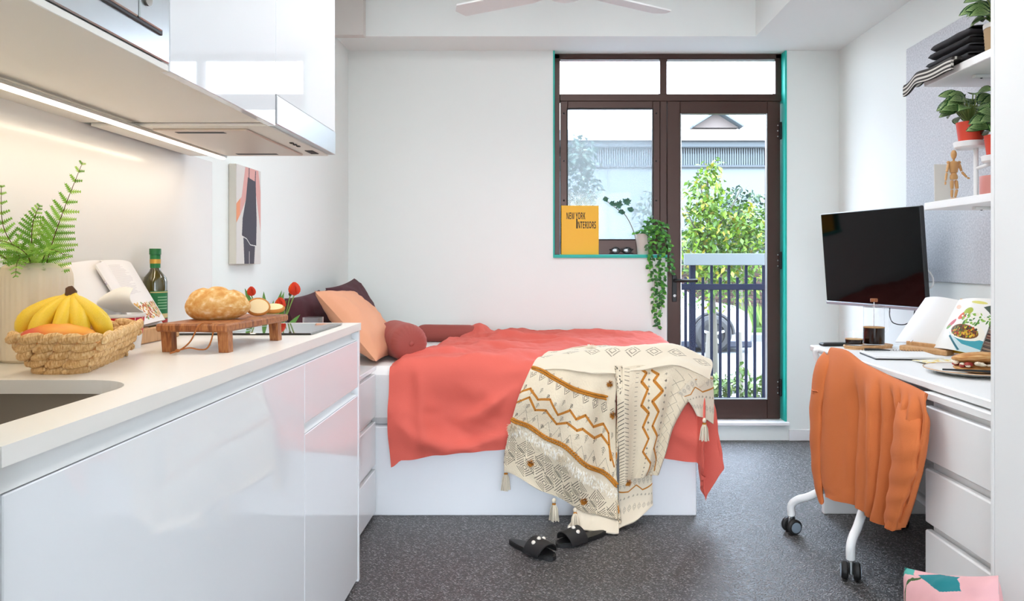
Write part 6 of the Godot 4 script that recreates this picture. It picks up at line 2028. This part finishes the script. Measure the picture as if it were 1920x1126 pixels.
func shelf_things() -> void:
	rng.seed = 61
	var S2 := 1.354
	var S1 := 1.857
	# tiered plant stand
	var st := thing("plant_stand", "white two-tier plant stand with round platforms on the shelf", "plant stand", D(1.68, S2, 2.85))
	wpart(st, "base", lathed([Vector2(0, 0.0), Vector2(0.05, 0.0), Vector2(0.05, 0.008), Vector2(0, 0.01)], 32, Transform3D(Basis(), D(1.68, S2, 2.86))), M.white)
	wpart(st, "post", tubed([D(1.675, S2 + 0.008, 2.86), D(1.675, S2 + 0.195, 2.86)], 0.0085, 12), M.white)
	for q in [[1.663, 1.549, 2.875], [1.70, 1.480, 2.755]]:
		wpart(st, "platform", lathed([Vector2(0, 0.0), Vector2(0.05, 0.0), Vector2(0.057, 0.006), Vector2(0.06, 0.024), Vector2(0.058, 0.026), Vector2(0, 0.026)], 40, Transform3D(Basis(), D(q[0], q[1], q[2]))), M.white)
	wpart(st, "side_arm", tubed([D(1.675, S2 + 0.115, 2.86), D(1.70, 1.485, 2.78)], 0.007, 10), M.white)
	var spots := [[1.663, 1.5755, 2.875], [1.70, 1.5065, 2.755]]
	for k in 2:
		var q: Array = spots[k]
		var pl := thing("potted_peperomia", ["striped-leaf plant in orange-red pot on the higher platform", "striped-leaf plant in orange-red pot on the lower platform by the wardrobe"][k], "potted plant", D(q[0], q[1], q[2]), 0.0, "red potted plants")
		part(pl, "pot", lathed([Vector2(0, 0), Vector2(0.041, 0), Vector2(0.05, 0.07), Vector2(0.051, 0.074), Vector2(0.047, 0.074), Vector2(0.044, 0.06), Vector2(0, 0.06)], 36), M.pot_red)
		part(pl, "soil", lathed([Vector2(0, 0.066), Vector2(0.046, 0.064)], 24), M.soil)
		peperomia(pl, D(q[0], q[1] + 0.066, q[2]), [40, 30][k], [0.10, 0.09][k], [0.15, 0.12][k], [0.078, 0.075][k])
	var tp := thing("potted_peperomia", "striped-leaf plant in ribbed brown pot on the top shelf", "potted plant", D(1.645, S1, 2.66), 0.0)
	var rb := MB.new()
	var pr := [Vector2(0, 0), Vector2(0.045, 0)]
	for k in 15:
		pr.append(Vector2(0.046 + 0.0015 * (k % 2) + k * 0.0004, 0.004 + k * 0.006))
	pr.append_array([Vector2(0.048, 0.095), Vector2(0.044, 0.09), Vector2(0, 0.085)])
	rb.lathe(pr, 36)
	part(tp, "pot", rb, mat("a98d68", 0.7))
	part(tp, "collar", lathed([Vector2(0.0535, 0.088), Vector2(0.0545, 0.104), Vector2(0.050, 0.104)], 36), mat("e3e0da", 0.6), "white rim band")
	peperomia(tp, D(1.645, S1 + 0.09, 2.66), 38, 0.10, 0.16, 0.08)
	# mannequin
	var mn := thing("wooden_mannequin", "jointed pale wooden artist's mannequin with arms apart", "mannequin", D(1.612, S2, 2.90), 0.15)
	var w: Material = M.lime_wood
	var egg := func(called: String, c: Vector3, r: Vector3, bs := Basis()) -> void:
		var b := MB.new()
		b.ball(c, r, bs, 16)
		part(mn, called, b, w)
	part(mn, "head", lathed([Vector2(0, 0.158), Vector2(0.007, 0.161), Vector2(0.0105, 0.172), Vector2(0.0105, 0.182), Vector2(0.006, 0.192), Vector2(0, 0.194)], 18), w)
	part(mn, "neck", tubed([Vector3(0, 0.146, 0), Vector3(0, 0.162, 0)], 0.004, 8), w)
	part(mn, "chest", lathed([Vector2(0, 0.106), Vector2(0.015, 0.106), Vector2(0.0175, 0.118), Vector2(0.0215, 0.138), Vector2(0.018, 0.147), Vector2(0.008, 0.151), Vector2(0, 0.151)], 20, Transform3D(Basis.from_scale(Vector3(1, 1, 0.62)), Vector3.ZERO)), w)
	egg.call("waist", Vector3(0, 0.1, 0), Vector3(0.012, 0.009, 0.009))
	part(mn, "pelvis", lathed([Vector2(0, 0.078), Vector2(0.014, 0.079), Vector2(0.0165, 0.086), Vector2(0.0145, 0.097), Vector2(0, 0.098)], 20, Transform3D(Basis.from_scale(Vector3(1, 1, 0.66)), Vector3.ZERO)), w)
	var limbs := [
		["upper_arm", Vector3(-0.022, 0.14, 0), Vector3(-0.031, 0.108, 0.002), 0.0058, 0.0045], ["forearm", Vector3(-0.032, 0.104, 0.002), Vector3(-0.039, 0.074, 0.006), 0.0048, 0.0034], ["hand", Vector3(-0.0395, 0.07, 0.006), Vector3(-0.041, 0.058, 0.007), 0.0035, 0.0028],
		["upper_arm", Vector3(0.022, 0.141, 0), Vector3(0.031, 0.112, 0.003), 0.0058, 0.0045], ["forearm", Vector3(0.032, 0.109, 0.003), Vector3(0.048, 0.088, 0.01), 0.0048, 0.0034], ["hand", Vector3(0.05, 0.086, 0.01), Vector3(0.058, 0.083, 0.013), 0.0035, 0.0028],
		["thigh", Vector3(-0.008, 0.076, 0), Vector3(-0.009, 0.043, 0.002), 0.0072, 0.0055], ["shin", Vector3(-0.009, 0.04, 0.002), Vector3(-0.0085, 0.01, 0), 0.0055, 0.0038], ["thigh", Vector3(0.009, 0.076, 0), Vector3(0.011, 0.043, 0.004), 0.0072, 0.0055], ["shin", Vector3(0.011, 0.04, 0.004), Vector3(0.003, 0.01, 0.004), 0.0055, 0.0038]]
	for l in limbs:
		part(mn, l[0], tubed([l[1], (l[1] as Vector3).lerp(l[2], 0.15), (l[1] as Vector3).lerp(l[2], 0.6), l[2]], [l[3] * 0.7, l[3], l[3] * 0.95, l[4]], 10), w)
	for q in [Vector3(-0.023, 0.145, 0), Vector3(0.023, 0.146, 0)]:
		egg.call("shoulder_joint", q, Vector3(0.007, 0.006, 0.006))
	for q in [Vector3(-0.0085, 0.004, 0.006), Vector3(0.003, 0.004, 0.01)]:
		egg.call("foot", q, Vector3(0.006, 0.004, 0.012))
	var cd := MB.new()
	cd.box(Vector3(0, 0.0775, 0), Vector3(0.085, 0.155, 0.003), 0.0008, Basis(Vector3.RIGHT, -0.03))
	solo("white_card", "blank off-white card standing behind the wooden mannequin", "card", cd, mat("e7e4dc", 0.7), D(1.645, S2, 3.025))
	var pc := MB.new()
	pc.lathe([Vector2(0, 0), Vector2(0.052, 0), Vector2(0.055, 0.006), Vector2(0.055, 0.068), Vector2(0.0525, 0.068), Vector2(0.052, 0.01), Vector2(0, 0.008)], 40)
	solo("pink_jar", "low round pink jar on the shelf below the plant stand", "jar", pc, mat("d78f86", 0.3), D(1.645, S2, 2.68))
	# folded clothes
	var dark := [mat("2b2b2d", 0.9), mat("333236", 0.9), mat("272527", 0.9), mat("3a393c", 0.9)]
	for k in 4:
		var f := MB.new()
		var y0 := S1 + 0.004 + k * 0.032
		f.sheet(func(u: float, v: float) -> Vector3:
			var a := u * TAU
			var ca := signf(cos(a)) * pow(absf(cos(a)), 0.5)
			var sa := signf(sin(a)) * pow(absf(sin(a)), 0.7)
			var dd := lerpf(2.74, 3.06 - k * 0.012, v)
			var thin := minf(1.0, sqrt(maxf(26.0 * minf(v, 1.0 - v), 0.06)))
			return D(1.70 + ca * (0.125 - k * 0.004), y0 + 0.016 + sa * 0.0155 * thin + 0.004 * noise.get_noise_2d(u * 40.0 + k * 30, v * 30.0), dd), 32, 24, 0.0, true)
		wsolo("folded_clothing", ["charcoal folded trousers, lowest of the stack on the top shelf", "grey-black folded trousers, second lowest of the top shelf stack", "black folded trousers, third up in the top shelf stack", "dark grey folded trousers topping the stack on the top shelf"][k], "clothing", f, dark[k], D(1.70, y0, 2.9), "folded clothes on the top shelf")
	var si := Image.create(64, 256, false, Image.FORMAT_RGB8)
	for j in 256:
		si.fill_rect(Rect2i(0, j, 64, 1), Color("3b3735") if (j / 24) % 2 == 0 else Color("cfcac2"))
	var tw := MB.new()
	tw.sheet(func(u: float, v: float) -> Vector3:
		var dd := lerpf(2.78, 3.13, u)
		var x := lerpf(1.60, 1.545, smoothstep(0.0, 0.4, v))
		var y := lerpf(S1 + 0.012, S1 - 0.028, smoothstep(0.35, 1.0, v)) + 0.004 * sin(u * 11.0) - 0.02 * smoothstep(0.7, 1.0, u)
		return D(x + 0.006 * sin(u * 9.0) - 0.012 * u, y, dd), 30, 18, 0.01, true)
	wsolo("striped_towel", "black and white striped towel hanging over the top shelf edge", "towel", tw, mat("ffffff", 0.9, {"tex": tex(si)}), D(1.57, S1 - 0.03, 2.95))
	var c2 := MB.new()
	c2.box(Vector3(0, 0.08, 0), Vector3(0.10, 0.16, 0.003), 0.0008, Basis(Vector3.UP, 1.45))
	solo("white_card", "blank white card behind the folded clothes on the top shelf", "card", c2, mat("e4e6e8", 0.7), D(1.845, S1, 3.0))


# ------------------------------------------------------------------ floor, walls, ceiling
func floor_things() -> void:
	rng.seed = 71
	# slides
	var spots := [[-0.028, 2.875, -0.785], [0.172, 2.985, -2.54]]
	for i in 2:
		var q: Array = spots[i]
		var s := thing("slide_sandal", ["black slide sandal with pearl studs lying nearer the kitchen", "black slide sandal with pearl studs touching the fallen throw"][i], "sandal", D(q[0], 0, q[1]), q[2], "pair of black slides")
		var sole := PackedVector2Array()
		for k in 36:
			var a := TAU * k / 36
			var x := cos(a) * 0.125
			sole.append(Vector2(x, sin(a) * (0.036 + 0.012 * x / 0.125) * (1.0 - 0.12 * exp(-pow((x + 0.02) / 0.03, 2.0)))))
		var sl := MB.new()
		sl.prism(sole, Transform3D(Basis(Vector3.RIGHT, -PI / 2), Vector3(0, 0.001, 0)), 0.014)
		part(s, "sole", sl, M.soft_black)
		var inner := MB.new()
		var sc := PackedVector2Array()
		for p in sole:
			sc.append(p * 0.93)
		inner.prism(sc, Transform3D(Basis(Vector3.RIGHT, -PI / 2), Vector3(0, 0.015, 0)), 0.003)
		part(s, "footbed", inner, M.black)
		var strap := func(u: float, v: float) -> Vector3:
			var a := lerpf(0.0, PI, u)
			return Vector3(lerpf(0.005, 0.085, v) + 0.008 * sin(a), 0.012 + sin(a) * (0.048 - 0.012 * v), cos(a) * 0.047)
		var sb := MB.new()
		sb.sheet(strap, 20, 6, 0.004, false)
		part(s, "strap", sb, M.soft_black)
		for k in 3:
			var pb := MB.new()
			pb.ball((strap.call(0.3 + k * 0.2, 0.35) as Vector3) + Vector3(0, 0.004, 0), Vector3.ONE * 0.0085, Basis(), 14)
			part(s, "pearl", pb, mat("efe6d8", 0.2, {"coat": 1.0}), "white pearl stud")
	# printed cushion
	var cu := Image.create(256, 256, false, Image.FORMAT_RGB8)
	cu.fill(Color("e2aaab"))
	fill_poly(cu, PackedVector2Array([Vector2(70, 12), Vector2(110, 0), Vector2(160, 4), Vector2(182, 40), Vector2(140, 46), Vector2(105, 30)]), Color("177a80"))
	fill_poly(cu, PackedVector2Array([Vector2(0, 0), Vector2(40, 0), Vector2(60, 14), Vector2(20, 16), Vector2(0, 40)]), Color("49a89a"))
	for q in [[[20, 80], [50, 30], [80, 20]], [[36, 84], [44, 40], [60, 24]]]:
		stroke(cu, [Vector2(q[0][0], q[0][1]), Vector2(q[1][0], q[1][1]), Vector2(q[2][0], q[2][1])], 6.0, Color("3a5a2e"))
	fill_poly(cu, PackedVector2Array([Vector2(0, 84), Vector2(46, 80), Vector2(40, 140), Vector2(60, 200), Vector2(0, 220)]), Color("f2e6e2"))
	fill_poly(cu, PackedVector2Array([Vector2(50, 130), Vector2(130, 76), Vector2(142, 84), Vector2(100, 150), Vector2(60, 220), Vector2(40, 200)]), Color("efe2de"))
	stroke(cu, [Vector2(46, 140), Vector2(90, 104), Vector2(132, 76), Vector2(140, 88), Vector2(110, 140), Vector2(66, 220)], 6.0, Color("ef5a1c"))
	stroke(cu, [Vector2(4, 86), Vector2(48, 78)], 6.0, Color("ef5a1c"))
	stroke(cu, [Vector2(4, 230), Vector2(10, 160), Vector2(40, 200)], 8.0, Color("ef5a1c"))
	stroke(cu, [Vector2(14, 150), Vector2(40, 110)], 5.0, Color("ef5a1c"))
	var cm := mat("ffffff", 0.85, {"tex": tex(cu)})
	var x := Vector3(0.067, 0.075, 0.22).normalized()
	var y := Vector3(0.04, 0.34, -0.13)
	y = (y - x * y.dot(x)).normalized()
	var z := x.cross(y)
	var at := D(1.0, 0.185, 1.80)
	var cb := MB.new()
	cb.pillow(Transform3D(Basis(x, y, z), at), 0.30, 0.32, 0.12, noise, 80.0)
	for i in cb.us.size():
		cb.us[i].y = 1.0 - cb.us[i].y
	var low := 9.0
	for v in cb.vs:
		low = minf(low, v.y)
	for i in cb.vs.size():
		cb.vs[i].y -= low - 0.002
	wsolo("printed_cushion", "pink cushion with teal leaf and orange print on the floor", "cushion", cb, cm, D(0.99, 0, 1.80))
	# picture on the left wall
	var pic := Image.create(200, 300, false, Image.FORMAT_RGB8)
	pic.fill(Color("d9d5cf"))
	var pk := Color("d9a49c")
	var dk := Color("4a4852")
	fill_poly(pic, PackedVector2Array([Vector2(70, 0), Vector2(178, 0), Vector2(200, 70), Vector2(200, 200), Vector2(165, 95), Vector2(150, 60), Vector2(80, 95), Vector2(30, 150), Vector2(0, 175), Vector2(0, 118), Vector2(40, 95)]), pk)
	fill_poly(pic, PackedVector2Array([Vector2(0, 118), Vector2(30, 100), Vector2(26, 150), Vector2(0, 175)]), Color("e79a72"))
	fill_poly(pic, PackedVector2Array([Vector2(90, 30), Vector2(156, 38), Vector2(160, 110), Vector2(164, 160), Vector2(160, 242), Vector2(110, 232), Vector2(42, 214), Vector2(48, 160), Vector2(74, 100)]), dk)
	fill_poly(pic, PackedVector2Array([Vector2(96, 34), Vector2(98, 0), Vector2(104, 0), Vector2(102, 34)]), dk)
	fill_poly(pic, PackedVector2Array([Vector2(148, 38), Vector2(152, 4), Vector2(158, 4), Vector2(155, 38)]), dk)
	fill_poly(pic, PackedVector2Array([Vector2(54, 216), Vector2(150, 240), Vector2(142, 300), Vector2(62, 300)]), dk)
	stroke(pic, [Vector2(42, 214), Vector2(80, 222), Vector2(110, 240), Vector2(160, 243)], 3.0, Color("e3dfda"))
	stroke(pic, [Vector2(102, 262), Vector2(102, 300)], 3.0, Color("e3dfda"))
	var cv := thing("canvas_picture", "narrow canvas print of a figure in a dark dress on left wall", "picture", D(-1.17, 1.105, 2.98))
	wpart(cv, "canvas_block", slab(-1.187, -1.158, 1.105, 1.49, 2.858, 3.11, 0.002), mat("d6d0c4", 0.8))
	var fc := MB.new()
	fc.quad(D(-1.1575, 1.106, 2.859), D(-1.1575, 1.106, 3.109), D(-1.1575, 1.489, 3.109), D(-1.1575, 1.489, 2.859))
	wpart(cv, "printed_face", fc, mat("ffffff", 0.8, {"tex": tex(pic)}))
	# ceiling fan
	var fan := thing("ceiling_fan", "white three-blade ceiling fan above the bed foot", "ceiling fan", D(0.125, 2.385, 3.5))
	part(fan, "motor", lathed([Vector2(0, -0.04), Vector2(0.07, -0.035), Vector2(0.095, 0.0), Vector2(0.09, 0.05), Vector2(0.03, 0.07), Vector2(0, 0.07)], 32), M.white)
	part(fan, "rod", tubed([Vector3(0, 0.06, 0), Vector3(0, 0.36, 0)], 0.015, 12), M.white)
	for k in 3:
		var a := deg_to_rad(32.0 + k * 120.0)
		var bl := MB.new()
		bl.prism(PackedVector2Array([Vector2(0.07, -0.03), Vector2(0.2, -0.06), Vector2(0.6, -0.065), Vector2(0.62, 0.0), Vector2(0.58, 0.05), Vector2(0.2, 0.05), Vector2(0.07, 0.03)]), Transform3D(Basis(Vector3.UP, a) * Basis(Vector3.RIGHT, -PI / 2 + 0.15), Vector3(0, 0.0, 0)), 0.008)
		part(fan, "blade", bl, M.matte_white)
